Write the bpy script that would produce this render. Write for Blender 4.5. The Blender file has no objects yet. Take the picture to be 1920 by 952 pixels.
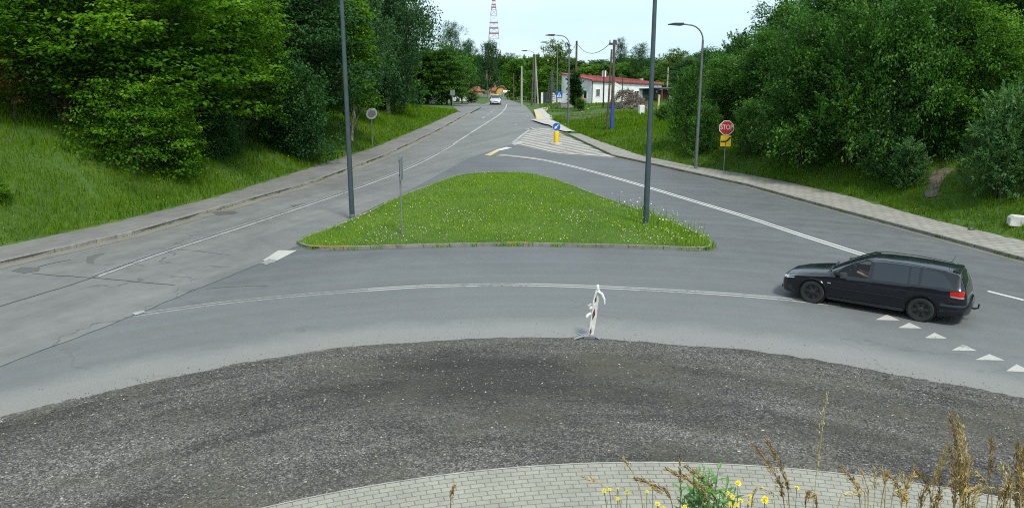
import bpy, bmesh, math, random
import numpy as np
from mathutils import Vector, Matrix, Euler
from mathutils.geometry import delaunay_2d_cdt

R = math.radians
random.seed(7)
rng = np.random.default_rng(7)
scene = bpy.context.scene
COL = scene.collection

# ------------------------------------------------------------------ camera
CAM_H, PITCH, FOC = 7.0, R(14.1), 1496.0          # metres, down-tilt, focal length in photo pixels (1920 wide)
SP, CP = math.sin(PITCH), math.cos(PITCH)
cam_data = bpy.data.cameras.new("camera")
cam_data.sensor_width = 36.0
cam_data.lens = 36.0 * FOC / 1920.0
cam_data.clip_start = 0.1
cam_data.clip_end = 6000
cam = bpy.data.objects.new("camera", cam_data)
COL.objects.link(cam)
cam.location = (0, 0, CAM_H)
cam.rotation_euler = (R(90) - PITCH, 0, 0)
scene.camera = cam

# ------------------------------------------------------------------ sky, sun, exposure
SUN_EL, SUN_AZ = R(56), R(150)                    # azimuth clockwise from +Y
world = bpy.data.worlds.new("World")
scene.world = world
world.use_nodes = True
nt = world.node_tree
nt.nodes.clear()
n_out = nt.nodes.new("ShaderNodeOutputWorld")
n_bg = nt.nodes.new("ShaderNodeBackground")
n_sky = nt.nodes.new("ShaderNodeTexSky")
n_sky.sky_type = 'NISHITA'
n_sky.sun_disc = False
n_sky.sun_elevation = SUN_EL
n_sky.sun_rotation = SUN_AZ
n_sky.air_density = 1.2
n_sky.dust_density = 4.0
n_tc = nt.nodes.new("ShaderNodeTexCoord")
n_map = nt.nodes.new("ShaderNodeMapping")
n_map.inputs['Scale'].default_value = (1.2, 1.2, 5.0)
n_noise = nt.nodes.new("ShaderNodeTexNoise")
n_noise.inputs['Scale'].default_value = 1.6
n_noise.inputs['Detail'].default_value = 5
n_ramp = nt.nodes.new("ShaderNodeValToRGB")       # thin cloud sheet, bluer gaps
n_ramp.color_ramp.elements[0].position = 0.3
n_ramp.color_ramp.elements[0].color = (5.9, 8.3, 9.6, 1)
n_ramp.color_ramp.elements[1].position = 0.7
n_ramp.color_ramp.elements[1].color = (7.9, 9.2, 9.9, 1)
n_mix = nt.nodes.new("ShaderNodeMix")
n_mix.data_type = 'RGBA'
n_mix.inputs['Factor'].default_value = 0.82
nt.links.new(n_tc.outputs['Generated'], n_map.inputs['Vector'])
nt.links.new(n_map.outputs[0], n_noise.inputs['Vector'])
nt.links.new(n_noise.outputs['Fac'], n_ramp.inputs[0])
nt.links.new(n_sky.outputs[0], n_mix.inputs['A'])
nt.links.new(n_ramp.outputs[0], n_mix.inputs['B'])
nt.links.new(n_mix.outputs['Result'], n_bg.inputs[0])
n_bg.inputs[1].default_value = 0.09
nt.links.new(n_bg.outputs[0], n_out.inputs[0])

sun_data = bpy.data.lights.new("sun", 'SUN')
sun_data.energy = 2.7
sun_data.angle = R(11)
sun_data.color = (1.0, 0.96, 0.9)
sun = bpy.data.objects.new("sun", sun_data)
COL.objects.link(sun)
sd = Vector((math.sin(SUN_AZ) * math.cos(SUN_EL), math.cos(SUN_AZ) * math.cos(SUN_EL), math.sin(SUN_EL)))
sun.rotation_euler = (-sd).to_track_quat('-Z', 'Y').to_euler()
sun.location = (0, 0, 60)

scene.view_settings.view_transform = 'Standard'
scene.view_settings.look = 'None'
scene.view_settings.gamma = 1
scene.view_settings.exposure = 0.6
scene.view_settings.use_curve_mapping = False
scene.render.engine = 'CYCLES'
cy = scene.cycles
cy.use_denoising = False
cy.filter_width = 1.1
cy.sample_clamp_indirect = 4.0
cy.max_bounces = 5
cy.diffuse_bounces = 3
cy.glossy_bounces = 2
cy.transmission_bounces = 3
cy.transparent_max_bounces = 8
cy.caustics_reflective = False
cy.caustics_refractive = False

# ------------------------------------------------------------------ land form
def zroad(Y):
    t = np.clip(np.asarray(Y, float) - 92, 0, None)
    q = np.minimum(t, 180)
    return -0.034 * q * q / (q + 15) - 0.012 * (t - q)

def smooth(e0, e1, x):
    t = np.clip((x - e0) / (e1 - e0), 0, 1)
    return t * t * (3 - 2 * t)

def flat(px, py, z=0.0):
    """photo pixel -> point on the level road plane (plus the far road's gentle fall)"""
    u, v = (px - 960) / FOC, (py - 476) / FOC
    dy, dz = CP - v * SP, -SP - v * CP
    zz = z
    for _ in range(12):
        t = (zz - CAM_H) / dz
        zz = z + float(zroad(t * dy))
    return (u * t, t * dy, zz)

LEFT_OUT = [flat(*p)[:2] for p in [(0, 468), (200, 425), (400, 375), (560, 325), (700, 280), (800, 238), (858, 212)]]
LEFT_KERB = [flat(*p)[:2] for p in [(0, 497), (250, 440), (430, 388), (580, 346), (720, 294), (820, 246), (872, 217)]]
RIGHT_OUT = [flat(*p)[:2] for p in [(1920, 457), (1750, 417), (1600, 374), (1480, 346), (1380, 327), (1300, 315), (1200, 294), (1120, 266), (1065, 244)]]
RIGHT_KERB = [flat(*p)[:2] for p in [(1920, 490), (1735, 440), (1560, 393), (1400, 349), (1300, 327), (1220, 309), (1150, 294), (1095, 268), (1045, 244)]]

def extend(poly, y0, x0=None, y1=None, x1=None):
    p = sorted(poly, key=lambda q: q[1])
    sl = (p[2][0] - p[0][0]) / (p[2][1] - p[0][1])
    out = [(p[0][0] + sl * (y0 - p[0][1]) if x0 is None else x0, y0)] + p
    if y1 is not None:
        out.append((x1, y1))
    return np.array(out)

LOUT = extend(LEFT_OUT, -20, None, 420, -45)
LKERB = extend(LEFT_KERB, -20)
ROUT = extend(RIGHT_OUT, -20)
ROUT = np.vstack([ROUT, [(4.0, 92), (3.6, 112), (3.2, 135), (3.0, 420)]])
RKERB = extend(RIGHT_KERB, -20)
xL = lambda Y: np.interp(Y, LOUT[:, 1], LOUT[:, 0])
xR = lambda Y: np.interp(Y, ROUT[:, 1], ROUT[:, 0])

def terrain(X, Y):
    X = np.asarray(X, float); Y = np.asarray(Y, float)
    base = zroad(Y)
    dl = (xL(Y) - X) * 0.985
    dr = (X - xR(Y)) * 0.95
    fl = np.interp(Y, [-20, 50, 72, 90, 104, 130], [1, 1, 0.8, 0.5, 0.12, 0.03])
    fr = np.interp(Y, [-20, 46, 58, 72, 85, 96, 400], [1, 1, 0.7, 0.3, 0.10, 0.03, 0.02])
    bump = 0.10 * np.sin(X * 0.9 + 1.3) * np.sin(Y * 0.7) + 0.06 * np.sin(X * 2.1 - Y * 1.7)
    hl = (7.0 * np.tanh(0.5 * np.clip(dl, 0, None) / 7.0) + bump * smooth(0.3, 3, dl)) * fl
    hr = (7.0 * np.tanh(0.46 * np.clip(dr, 0, None) / 7.0) + bump * smooth(0.3, 3, dr)) * fr
    lot = 0.38 * smooth(77, 85, Y) * smooth(1.5, 8, dr) * (1 - 0.5 * smooth(110, 150, Y))
    h = np.where(dl > -0.25, hl + 0.10, -0.14)
    h = np.where(dr > -0.25, np.maximum(h, hr + lot + 0.10), h)
    h = base + h
    far = smooth(125, 140, Y)
    h = h * (1 - far) + far * (base - 0.14 + np.where(dl > 0, hl, 0) + np.where(dr > 0, hr + lot, 0))
    near = np.clip(5.0 - 0.58 * (Y - 1.0), 0, 5.0)
    return np.where(near > 0.02, np.maximum(h, near - 0.02), h)

def tz(x, y):
    return float(terrain(x, y))

def ground_pt(px, py):
    """photo pixel -> the first point of the terrain its ray meets"""
    u, v = (px - 960) / FOC, (py - 476) / FOC
    d = np.array([u, CP - v * SP, -SP - v * CP])
    ts = np.linspace(8, 420, 6000)
    P = d[None] * ts[:, None]
    P[:, 2] += CAM_H
    below = np.nonzero(P[:, 2] < terrain(P[:, 0], P[:, 1]))[0]
    i = below[0] if len(below) else len(ts) - 1
    return Vector((P[i, 0], P[i, 1], tz(P[i, 0], P[i, 1])))

def at_depth(px, py, Y):
    """photo pixel -> the point of its ray at distance Y ahead"""
    u, v = (px - 960) / FOC, (py - 476) / FOC
    t = Y / (CP - v * SP)
    return Vector((u * t, Y, CAM_H - t * (SP + v * CP)))

# ------------------------------------------------------------------ node helpers
def new_mat(name):
    m = bpy.data.materials.new(name)
    m.use_nodes = True
    return m, m.node_tree, m.node_tree.nodes['Principled BSDF']

def N(nt, t, **kw):
    n = nt.nodes.new("ShaderNode" + t)
    for k, v in kw.items():
        if k in n.inputs.keys() if isinstance(k, str) else False:
            n.inputs[k].default_value = v
        else:
            setattr(n, k, v)
    return n

def noise(nt, vec, scale, detail=4, rough=0.55, dist=0.0):
    n = nt.nodes.new("ShaderNodeTexNoise")
    n.inputs['Scale'].default_value = scale
    n.inputs['Detail'].default_value = detail
    n.inputs['Roughness'].default_value = rough
    n.inputs['Distortion'].default_value = dist
    if vec is not None:
        nt.links.new(vec, n.inputs['Vector'])
    return n.outputs['Fac']

def ramp(nt, fac, stops):
    n = nt.nodes.new("ShaderNodeValToRGB")
    el = n.color_ramp.elements
    while len(el) < len(stops):
        el.new(0.5)
    for e, (p, c) in zip(el, stops):
        e.position = p
        e.color = tuple(c) + (1,) if len(c) == 3 else c
    nt.links.new(fac, n.inputs[0])
    return n.outputs[0]

def g(v):
    return (v, v, v)

def mixc(nt, fac, a, b, mode='MIX'):
    n = nt.nodes.new("ShaderNodeMix")
    n.data_type = 'RGBA'
    n.blend_type = mode
    for sock, val in (('Factor', fac), ('A', a), ('B', b)):
        s = [i for i in n.inputs if i.name == sock and (i.type == 'RGBA' if sock != 'Factor' else i.type == 'VALUE')][0]
        if hasattr(val, 'links') or isinstance(val, bpy.types.NodeSocket):
            nt.links.new(val, s)
        elif sock == 'Factor':
            s.default_value = val
        else:
            s.default_value = tuple(val) + (1,) if len(val) == 3 else val
    return [o for o in n.outputs if o.type == 'RGBA'][0]

def math_n(nt, op, a, b=None):
    n = nt.nodes.new("ShaderNodeMath")
    n.operation = op
    for i, v in enumerate((a, b)):
        if v is None:
            continue
        if isinstance(v, bpy.types.NodeSocket):
            nt.links.new(v, n.inputs[i])
        else:
            n.inputs[i].default_value = v
    return n.outputs[0]

def objcoord(nt):
    return nt.nodes.new("ShaderNodeTexCoord").outputs['Object']

def mapped(nt, vec, scale=(1, 1, 1), rot=(0, 0, 0), loc=(0, 0, 0)):
    n = nt.nodes.new("ShaderNodeMapping")
    n.inputs['Scale'].default_value = scale
    n.inputs['Rotation'].default_value = rot
    n.inputs['Location'].default_value = loc
    nt.links.new(vec, n.inputs['Vector'])
    return n.outputs[0]

def bumped(nt, bsdf, height, strength=0.3, dist=0.02):
    n = nt.nodes.new("ShaderNodeBump")
    n.inputs['Strength'].default_value = strength
    n.inputs['Distance'].default_value = dist
    nt.links.new(height, n.inputs['Height'])
    nt.links.new(n.outputs[0], bsdf.inputs['Normal'])

def plain(name, col, rough=0.6, metal=0.0, var=0.12, scale=6.0, coat=0.0, spec=0.5, bump=0.0):
    """a painted or bare solid with a little grime and tone drift"""
    m, nt, b = new_mat(name)
    v = objcoord(nt)
    f = noise(nt, v, scale, 6, 0.65)
    lo = tuple(max(0, c * (1 - 2 * var)) for c in col)
    hi = tuple(min(1, c * (1 + var)) for c in col)
    nt.links.new(ramp(nt, f, [(0.3, lo), (0.65, hi)]), b.inputs['Base Color'])
    b.inputs['Roughness'].default_value = rough
    b.inputs['Metallic'].default_value = metal
    b.inputs['Specular IOR Level'].default_value = spec
    if coat:
        b.inputs['Coat Weight'].default_value = coat
        b.inputs['Coat Roughness'].default_value = 0.06
    if bump:
        bumped(nt, b, f, bump, 0.01)
    return m

M = {}
M['pole'] = plain('pole_grey_blue', (0.060, 0.085, 0.098), 0.45, 0.3, 0.1, 3)
M['galv'] = plain('galvanised', (0.27, 0.29, 0.3), 0.45, 0.6, 0.12, 5)
M['lampgrey'] = plain('lamp_grey', (0.12, 0.14, 0.15), 0.5, 0.2)
M['concrete'] = plain('concrete', (0.36, 0.35, 0.32), 0.9, 0, 0.16, 5, bump=0.2)
M['kerb'] = plain('kerb_concrete', (0.30, 0.29, 0.26), 0.9, 0, 0.25, 2.5, bump=0.3)
M['white'] = plain('white_paint', (0.72, 0.72, 0.69), 0.55, 0, 0.1, 4)
M['wall_white'] = plain('white_render', (0.70, 0.72, 0.72), 0.85, 0, 0.09, 0.7)
M['red_roof'] = plain('red_sheet_roof', (0.36, 0.075, 0.075), 0.5, 0, 0.15, 1.2)
M['tile_roof'] = plain('old_red_tiles', (0.22, 0.075, 0.05), 0.8, 0, 0.25, 2)
M['ochre'] = plain('ochre_render', (0.55, 0.36, 0.09), 0.85, 0, 0.1, 1)
M['wood'] = plain('weathered_wood', (0.10, 0.078, 0.06), 0.9, 0, 0.3, 4)
M['palewood'] = plain('pale_wood', (0.55, 0.48, 0.25), 0.85, 0, 0.15, 4)
M['dark'] = plain('dark_panel', (0.025, 0.03, 0.038), 0.5, 0, 0.2, 3)
M['black'] = plain('black_plastic', (0.012, 0.012, 0.013), 0.5, 0, 0.2, 5)
M['red'] = plain('sign_red', (0.45, 0.012, 0.012), 0.4, 0, 0.06, 6)
M['blue'] = plain('sign_blue', (0.012, 0.10, 0.45), 0.4, 0, 0.06, 6)
M['yellow'] = plain('sign_yellow', (0.75, 0.47, 0.01), 0.45, 0, 0.08, 6)
M['signback'] = plain('sign_back_grey', (0.24, 0.26, 0.28), 0.5, 0.5)
M['cabinet'] = plain('cabinet_grey', (0.56, 0.60, 0.60), 0.6, 0, 0.07, 3)
M['bluepaint'] = plain('blue_band', (0.035, 0.07, 0.33), 0.6, 0, 0.12)
M['rust'] = plain('torn_red_brown', (0.13, 0.042, 0.030), 0.75, 0, 0.25, 14)
M['brick'] = plain('old_brick', (0.28, 0.13, 0.09), 0.9, 0, 0.25, 3)
M['glassdark'] = plain('dark_window', (0.02, 0.025, 0.03), 0.08, 0, 0.2, 2)
M['fencegrey'] = plain('grey_fence', (0.20, 0.19, 0.18), 0.85, 0, 0.2, 2)
M['pinkwhite'] = plain('mast_white', (0.62, 0.66, 0.70), 0.6)
M['mastred'] = plain('mast_red', (0.33, 0.14, 0.18), 0.6)
M['skin'] = plain('skin', (0.48, 0.27, 0.19), 0.55, 0, 0.05)
M['hair'] = plain('hair', (0.04, 0.025, 0.015), 0.7)
M['orange'] = plain('orange_cloth', (0.75, 0.18, 0.02), 0.85)
M['navy'] = plain('dark_cloth', (0.015, 0.018, 0.025), 0.9)
M['shirt'] = plain('light_blue_cloth', (0.40, 0.50, 0.58), 0.9)
M['bark'] = plain('bark', (0.07, 0.055, 0.04), 0.95, 0, 0.35, 7, bump=0.5)
M['birchbark'] = plain('birch_bark', (0.34, 0.30, 0.24), 0.9, 0, 0.45, 5)

# ------------------------------------------------------------------ mesh helpers
class MB:
    def __init__(s):
        s.v, s.f = [], []
    def add(s, vs, fs):
        o = len(s.v)
        s.v += [tuple(v) for v in vs]
        s.f += [tuple(i + o for i in f) for f in fs]
        return s
    def box(s, c, size, rz=0.0, M4=None):
        x, y, z = [k / 2 for k in size]
        vs = [Vector((a * x, b * y, d * z)) for a in (-1, 1) for b in (-1, 1) for d in (-1, 1)]
        rot = Matrix.Rotation(rz, 3, 'Z') if M4 is None else M4
        vs = [rot @ v + Vector(c) for v in vs]
        return s.add(vs, [(0, 1, 3, 2), (4, 6, 7, 5), (0, 4, 5, 1), (2, 3, 7, 6), (0, 2, 6, 4), (1, 5, 7, 3)])
    def tube(s, pts, rad, n=10, caps=True):
        pts = [Vector(p) for p in pts]
        if not hasattr(rad, '__len__'):
            rad = [rad] * len(pts)
        vs, fs, up = [], [], None
        for i, p in enumerate(pts):
            d = (pts[min(i + 1, len(pts) - 1)] - pts[max(i - 1, 0)]).normalized()
            if up is None:
                up = d.orthogonal().normalized()
            up = (up - d * up.dot(d))
            up = up.normalized() if up.length > 1e-6 else d.orthogonal().normalized()
            sd_ = d.cross(up)
            for k in range(n):
                a = 2 * math.pi * k / n
                vs.append(p + (up * math.cos(a) + sd_ * math.sin(a)) * rad[i])
        for i in range(len(pts) - 1):
            for k in range(n):
                a, b = i * n + k, i * n + (k + 1) % n
                fs.append((a, b, b + n, a + n))
        if caps:
            fs.append(tuple(range(n - 1, -1, -1)))
            fs.append(tuple(range((len(pts) - 1) * n, len(pts) * n)))
        return s.add(vs, fs)
    def prism(s, poly, y0, y1, T=None):
        """poly of (x, z) pairs extruded along y"""
        n = len(poly)
        vs = [Vector((x, y0, z)) for x, z in poly] + [Vector((x, y1, z)) for x, z in poly]
        if T is not None:
            vs = [T @ v for v in vs]
        fs = [tuple(range(n)), tuple(range(2 * n - 1, n - 1, -1))]
        fs += [(i + n, (i + 1) % n + n, (i + 1) % n, i) for i in range(n)]
        return s.add(vs, fs)
    def lathe(s, prof, n=28, axis='y', c=(0, 0, 0)):
        """prof of (radius, along) pairs"""
        vs, fs = [], []
        for r, a in prof:
            for k in range(n):
                t = 2 * math.pi * k / n
                p = (r * math.cos(t), a, r * math.sin(t)) if axis == 'y' else (r * math.cos(t), r * math.sin(t), a)
                vs.append(Vector(p) + Vector(c))
        for i in range(len(prof) - 1):
            for k in range(n):
                a, b = i * n + k, i * n + (k + 1) % n
                fs.append((a, b, b + n, a + n))
        fs.append(tuple(range(n)))
        fs.append(tuple(range(len(prof) * n - 1, (len(prof) - 1) * n - 1, -1)))
        return s.add(vs, fs)
    def build(s, name, mat, parent=None, smooth=False, bevel=0.0):
        me = bpy.data.meshes.new(name)
        me.from_pydata(s.v, [], s.f)
        bm = bmesh.new(); bm.from_mesh(me)
        bmesh.ops.recalc_face_normals(bm, faces=bm.faces)
        bm.to_mesh(me); bm.free()
        me.materials.append(mat)
        if smooth:
            me.shade_smooth()
            try:
                me.set_sharp_from_angle(angle=R(40))
            except Exception:
                pass
        o = bpy.data.objects.new(name, me)
        COL.objects.link(o)
        if parent is not None:
            o.parent = parent
        if bevel:
            b = o.modifiers.new('bevel', 'BEVEL')
            b.width = bevel; b.segments = 2; b.limit_method = 'ANGLE'
        return o

def tag(o, label=None, cat=None, group=None, kind=None):
    for k, v in (('label', label), ('category', cat), ('group', group), ('kind', kind)):
        if v:
            o[k] = v
    return o

def thing(name, loc, label, cat, rz=0.0, group=None):
    o = bpy.data.objects.new(name, None)
    o.empty_display_size = 0.3
    COL.objects.link(o)
    o.location = loc
    o.rotation_euler = (0, 0, rz)
    return tag(o, label, cat, group)

KIDS = {}
def copy_thing(src, loc, rz=0.0, scale=None, label=None, group=None):
    def rec(o, parent):
        c = o.copy()
        COL.objects.link(c)
        if parent is not None:
            c.parent = parent
        for ch in list(o.children):
            rec(ch, c)
        return c
    c = rec(src, None)
    c.location = loc
    c.rotation_euler = (0, 0, rz)
    if scale is not None:
        c.scale = scale
    tag(c, label, None, group)
    return c

def np_mesh(name, verts, nper, mat, tint=None, parent=None, extra=None):
    """verts (n*nper, 3): n separate polygons of nper corners each"""
    me = bpy.data.meshes.new(name)
    nv = len(verts); nf = nv // nper
    me.vertices.add(nv)
    me.vertices.foreach_set('co', np.ascontiguousarray(verts, dtype=np.float32).ravel())
    me.loops.add(nv)
    me.loops.foreach_set('vertex_index', np.arange(nv, dtype=np.int32))
    me.polygons.add(nf)
    me.polygons.foreach_set('loop_start', np.arange(0, nv, nper, dtype=np.int32))
    me.update(calc_edges=True)
    if tint is not None:
        a = me.attributes.new('tint', 'FLOAT', 'POINT')
        a.data.foreach_set('value', np.repeat(tint, nper).astype(np.float32))
    me.materials.append(mat)
    o = bpy.data.objects.new(name, me)
    COL.objects.link(o)
    if parent is not None:
        o.parent = parent
    return o

def spline(pts, n=12):
    """Catmull-Rom through 2-D/3-D points"""
    P = [np.array(p, float) for p in pts]
    P = [2 * P[0] - P[1]] + P + [2 * P[-1] - P[-2]]
    out = []
    for i in range(1, len(P) - 2):
        for k in range(n):
            t = k / n
            out.append(0.5 * ((2 * P[i]) + (-P[i - 1] + P[i + 1]) * t + (2 * P[i - 1] - 5 * P[i] + 4 * P[i + 1] - P[i + 2]) * t * t
                              + (-P[i - 1] + 3 * P[i] - 3 * P[i + 1] + P[i + 2]) * t ** 3))
    out.append(P[-2])
    return np.array(out)

def sheet(name, poly, z, mat, cell=3.0, zfun=None, kind='structure', jitter=0.0):
    """ground sheet over a world polygon, laid on the road profile"""
    poly = [tuple(p[:2]) for p in poly]
    P = np.array(poly)
    pts = [Vector(p) for p in poly]
    n = len(poly)
    edges = [(i, (i + 1) % n) for i in range(n)]
    x0, y0 = P.min(0); x1, y1 = P.max(0)
    gx, gy = np.meshgrid(np.arange(x0 + cell / 2, x1, cell), np.arange(y0 + cell / 2, y1, cell))
    Q = np.stack([gx.ravel(), gy.ravel()], 1)
    inside = np.zeros(len(Q), bool)
    for i in range(n):
        a, b = P[i], P[(i + 1) % n]
        c = ((a[1] > Q[:, 1]) != (b[1] > Q[:, 1]))
        with np.errstate(divide='ignore', invalid='ignore'):
            xi = (b[0] - a[0]) * (Q[:, 1] - a[1]) / (b[1] - a[1]) + a[0]
        inside ^= c & (Q[:, 0] < xi)
    pts += [Vector(q) for q in Q[inside]]
    vs, es, fs, *_ = delaunay_2d_cdt(pts, edges, [list(range(n))], 1, 1e-4)
    V = np.array([(v.x, v.y) for v in vs])
    Z = (zroad(V[:, 1]) if zfun is None else zfun(V[:, 0], V[:, 1])) + z
    me = bpy.data.meshes.new(name)
    me.from_pydata([(a, b, c) for (a, b), c in zip(V, Z)], [], [tuple(f) for f in fs])
    bm = bmesh.new(); bm.from_mesh(me)
    for f in bm.faces:
        if f.normal.z < 0:
            f.normal_flip()
    bm.to_mesh(me); bm.free()
    me.materials.append(mat)
    o = bpy.data.objects.new(name, me)
    COL.objects.link(o)
    return tag(o, kind=kind)

def ribbon_xy(line, w0, w1):
    """left and right borders of a polyline, offset to either side"""
    L = np.asarray(line, float)[:, :2]
    T = np.gradient(L, axis=0)
    T /= np.linalg.norm(T, axis=1, keepdims=True)
    Nn = np.stack([-T[:, 1], T[:, 0]], 1)
    return L + Nn * w0, L + Nn * w1

def strip(name, line, offs, zs, mat, kind='structure', parent=None, dash=None, close_ends=False):
    """a swept profile: offs/zs give sideways offset and height of each profile point"""
    L = np.asarray(line, float)[:, :2]
    T = np.gradient(L, axis=0)
    T /= np.linalg.norm(T, axis=1, keepdims=True)
    Nn = np.stack([-T[:, 1], T[:, 0]], 1)
    zb = zroad(L[:, 1])
    m = len(offs)
    vs, fs = [], []
    for i in range(len(L)):
        for o_, z_ in zip(offs, zs):
            p = L[i] + Nn[i] * o_
            vs.append((p[0], p[1], zb[i] + z_))
    s = np.concatenate([[0], np.cumsum(np.linalg.norm(np.diff(L, axis=0), axis=1))])
    for i in range(len(L) - 1):
        if dash and ((s[i] + s[i + 1]) / 2) % (dash[0] + dash[1]) > dash[0]:
            continue
        for k in range(m - 1):
            a = i * m + k
            fs.append((a, a + 1, a + 1 + m, a + m))
    me = bpy.data.meshes.new(name)
    me.from_pydata(vs, [], fs)
    bm = bmesh.new(); bm.from_mesh(me)
    if m == 2:
        for f in bm.faces:
            if f.normal.z < 0:
                f.normal_flip()
    else:
        bmesh.ops.recalc_face_normals(bm, faces=bm.faces)
    bmesh.ops.delete(bm, geom=[v for v in bm.verts if not v.link_faces], context='VERTS')
    bm.to_mesh(me); bm.free()
    me.materials.append(mat)
    o = bpy.data.objects.new(name, me)
    COL.objects.link(o)
    if parent is not None:
        o.parent = parent
    return tag(o, kind=kind)

def resample(line, step):
    L = np.asarray(line, float)
    s = np.concatenate([[0], np.cumsum(np.linalg.norm(np.diff(L, axis=0), axis=1))])
    q = np.linspace(0, s[-1], max(2, int(s[-1] / step) + 1))
    return np.stack([np.interp(q, s, L[:, k]) for k in range(L.shape[1])], 1)
# ------------------------------------------------------------------ ground colours and sheets
def fit_circle(pts):
    P = np.array([p[:2] for p in pts])
    A = np.c_[2 * P, np.ones(len(P))]
    c = np.linalg.lstsq(A, (P ** 2).sum(1), rcond=None)[0]
    return c[0], c[1], math.sqrt(c[2] + c[0] ** 2 + c[1] ** 2)

GRAVEL_PX = [(0, 782), (130, 750), (250, 724), (380, 696), (500, 673), (620, 655), (750, 643), (880, 636), (1000, 633), (1120, 636), (1250, 645),
             (1380, 656), (1500, 671), (1600, 688), (1700, 707), (1810, 726), (1920, 745)]
GRAVEL = [flat(*p)[:2] for p in GRAVEL_PX]
PAVE = [flat(x, y, 0.05)[:2] for x, y in [(515, 952), (620, 928), (760, 902), (900, 883), (1050, 873), (1150, 870), (1300, 873), (1450, 881), (1600, 893), (1750, 912)]]
PCX, PCY, PR = fit_circle(PAVE)
GCX, GCY, GR = fit_circle(GRAVEL)

def polar(nt, cx, cy, r0):
    """(arc length, radial distance) of a point about a centre"""
    v = mapped(nt, objcoord(nt), loc=(-cx, -cy, 0))
    sx = nt.nodes.new("ShaderNodeSeparateXYZ")
    nt.links.new(v, sx.inputs[0])
    ang = math_n(nt, 'ARCTAN2', sx.outputs[0], sx.outputs[1])
    rr = math_n(nt, 'SQRT', math_n(nt, 'ADD', math_n(nt, 'MULTIPLY', sx.outputs[0], sx.outputs[0]), math_n(nt, 'MULTIPLY', sx.outputs[1], sx.outputs[1])))
    rr = math_n(nt, 'SUBTRACT', rr, r0)
    cb = nt.nodes.new("ShaderNodeCombineXYZ")
    nt.links.new(math_n(nt, 'MULTIPLY', ang, r0), cb.inputs[0])
    nt.links.new(rr, cb.inputs[1])
    return cb.outputs[0], rr

def asphalt(name, base, along=None, ring=None, dust=0.0, crack=0.5, patch=0.25, fine=0.25):
    m, nt, b = new_mat(name)
    v = objcoord(nt)
    big = noise(nt, v, 0.16, 5, 0.6, 0.6)
    mid = noise(nt, v, 1.3, 6, 0.65)
    grain = noise(nt, v, 60, 3, 0.7)
    c = ramp(nt, big, [(0.25, tuple(k * (1 - patch) for k in base)), (0.75, tuple(k * (1 + patch) for k in base))])
    c = mixc(nt, 0.5, c, ramp(nt, mid, [(0.25, g(0.36)), (0.5, g(0.5)), (0.75, g(0.62))]), 'OVERLAY')
    if ring:
        pv, rr = polar(nt, *ring)
        st = noise(nt, mapped(nt, pv, (0.02, 1.6, 1)), 1.0, 5, 0.6)
        c = mixc(nt, 0.5, c, ramp(nt, st, [(0.3, g(0.36)), (0.7, g(0.64))]), 'OVERLAY')
        if dust:
            wob = math_n(nt, 'ADD', rr, math_n(nt, 'MULTIPLY', noise(nt, v, 0.5, 5, 0.7), -1.6))
            dk = ramp(nt, wob, [(0.0, g(dust)), (0.55, g(dust * 0.5)), (1.0, g(0.0))])
            sep = nt.nodes.new("ShaderNodeSeparateColor"); nt.links.new(dk, sep.inputs[0])
            far_ = nt.nodes.new('ShaderNodeSeparateColor')
            nt.links.new(ramp(nt, math_n(nt, 'MULTIPLY', rr, 0.1), [(0.25, g(0.5)), (0.95, g(0.0))]), far_.inputs[0])
            c = mixc(nt, far_.outputs[0], c, (0.140, 0.144, 0.142))
            c = mixc(nt, sep.outputs[0], c, (0.215, 0.208, 0.190))
    if along is not None:
        st = noise(nt, mapped(nt, mapped(nt, v, rot=(0, 0, along)), (1.3, 0.02, 1)), 1.0, 5, 0.6)
        c = mixc(nt, 0.45, c, ramp(nt, st, [(0.3, g(0.36)), (0.7, g(0.64))]), 'OVERLAY')
    c = mixc(nt, fine, c, ramp(nt, grain, [(0.3, g(0.2)), (0.7, g(0.8))]), 'OVERLAY')
    if crack:
        vo = nt.nodes.new("ShaderNodeTexVoronoi"); vo.feature = 'DISTANCE_TO_EDGE'; vo.inputs['Scale'].default_value = 0.22
        wv = nt.nodes.new("ShaderNodeVectorMath"); wv.operation = 'MULTIPLY_ADD'
        nz = nt.nodes.new("ShaderNodeTexNoise"); nz.inputs['Scale'].default_value = 1.1; nz.inputs['Detail'].default_value = 5
        nt.links.new(v, nz.inputs['Vector'])
        nt.links.new(nz.outputs['Color'], wv.inputs[0]); wv.inputs[1].default_value = (1.6, 1.6, 0); nt.links.new(v, wv.inputs[2])
        nt.links.new(wv.outputs[0], vo.inputs['Vector'])
        line = math_n(nt, 'LESS_THAN', vo.outputs['Distance'], 0.006)
        msk = math_n(nt, 'MULTIPLY', line, math_n(nt, 'GREATER_THAN', noise(nt, v, 0.13, 2), 0.56))
        c = mixc(nt, math_n(nt, 'MULTIPLY', msk, crack), c, (0.02, 0.02, 0.02))
    nt.links.new(c, b.inputs['Base Color'])
    nt.links.new(ramp(nt, mid, [(0.3, g(0.60)), (0.7, g(0.80))]), b.inputs['Roughness'])
    b.inputs['Specular IOR Level'].default_value = 0.5
    bumped(nt, b, grain, 0.25, 0.006)
    return m

ldir = math.atan2(LKERB[3, 0] - LKERB[1, 0], LKERB[3, 1] - LKERB[1, 1])
M['old_asphalt'] = asphalt('old_asphalt', (0.132, 0.133, 0.126), along=ldir, crack=0.4, patch=0.2, fine=0.4)
M['new_asphalt'] = asphalt('newer_asphalt', (0.090, 0.095, 0.097), ring=(GCX, GCY, GR), dust=0.6, crack=0.15, patch=0.18, fine=0.4)
M['walk_asphalt'] = asphalt('pavement_asphalt', (0.140, 0.135, 0.126), along=ldir, crack=0.5, patch=0.25)

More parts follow.
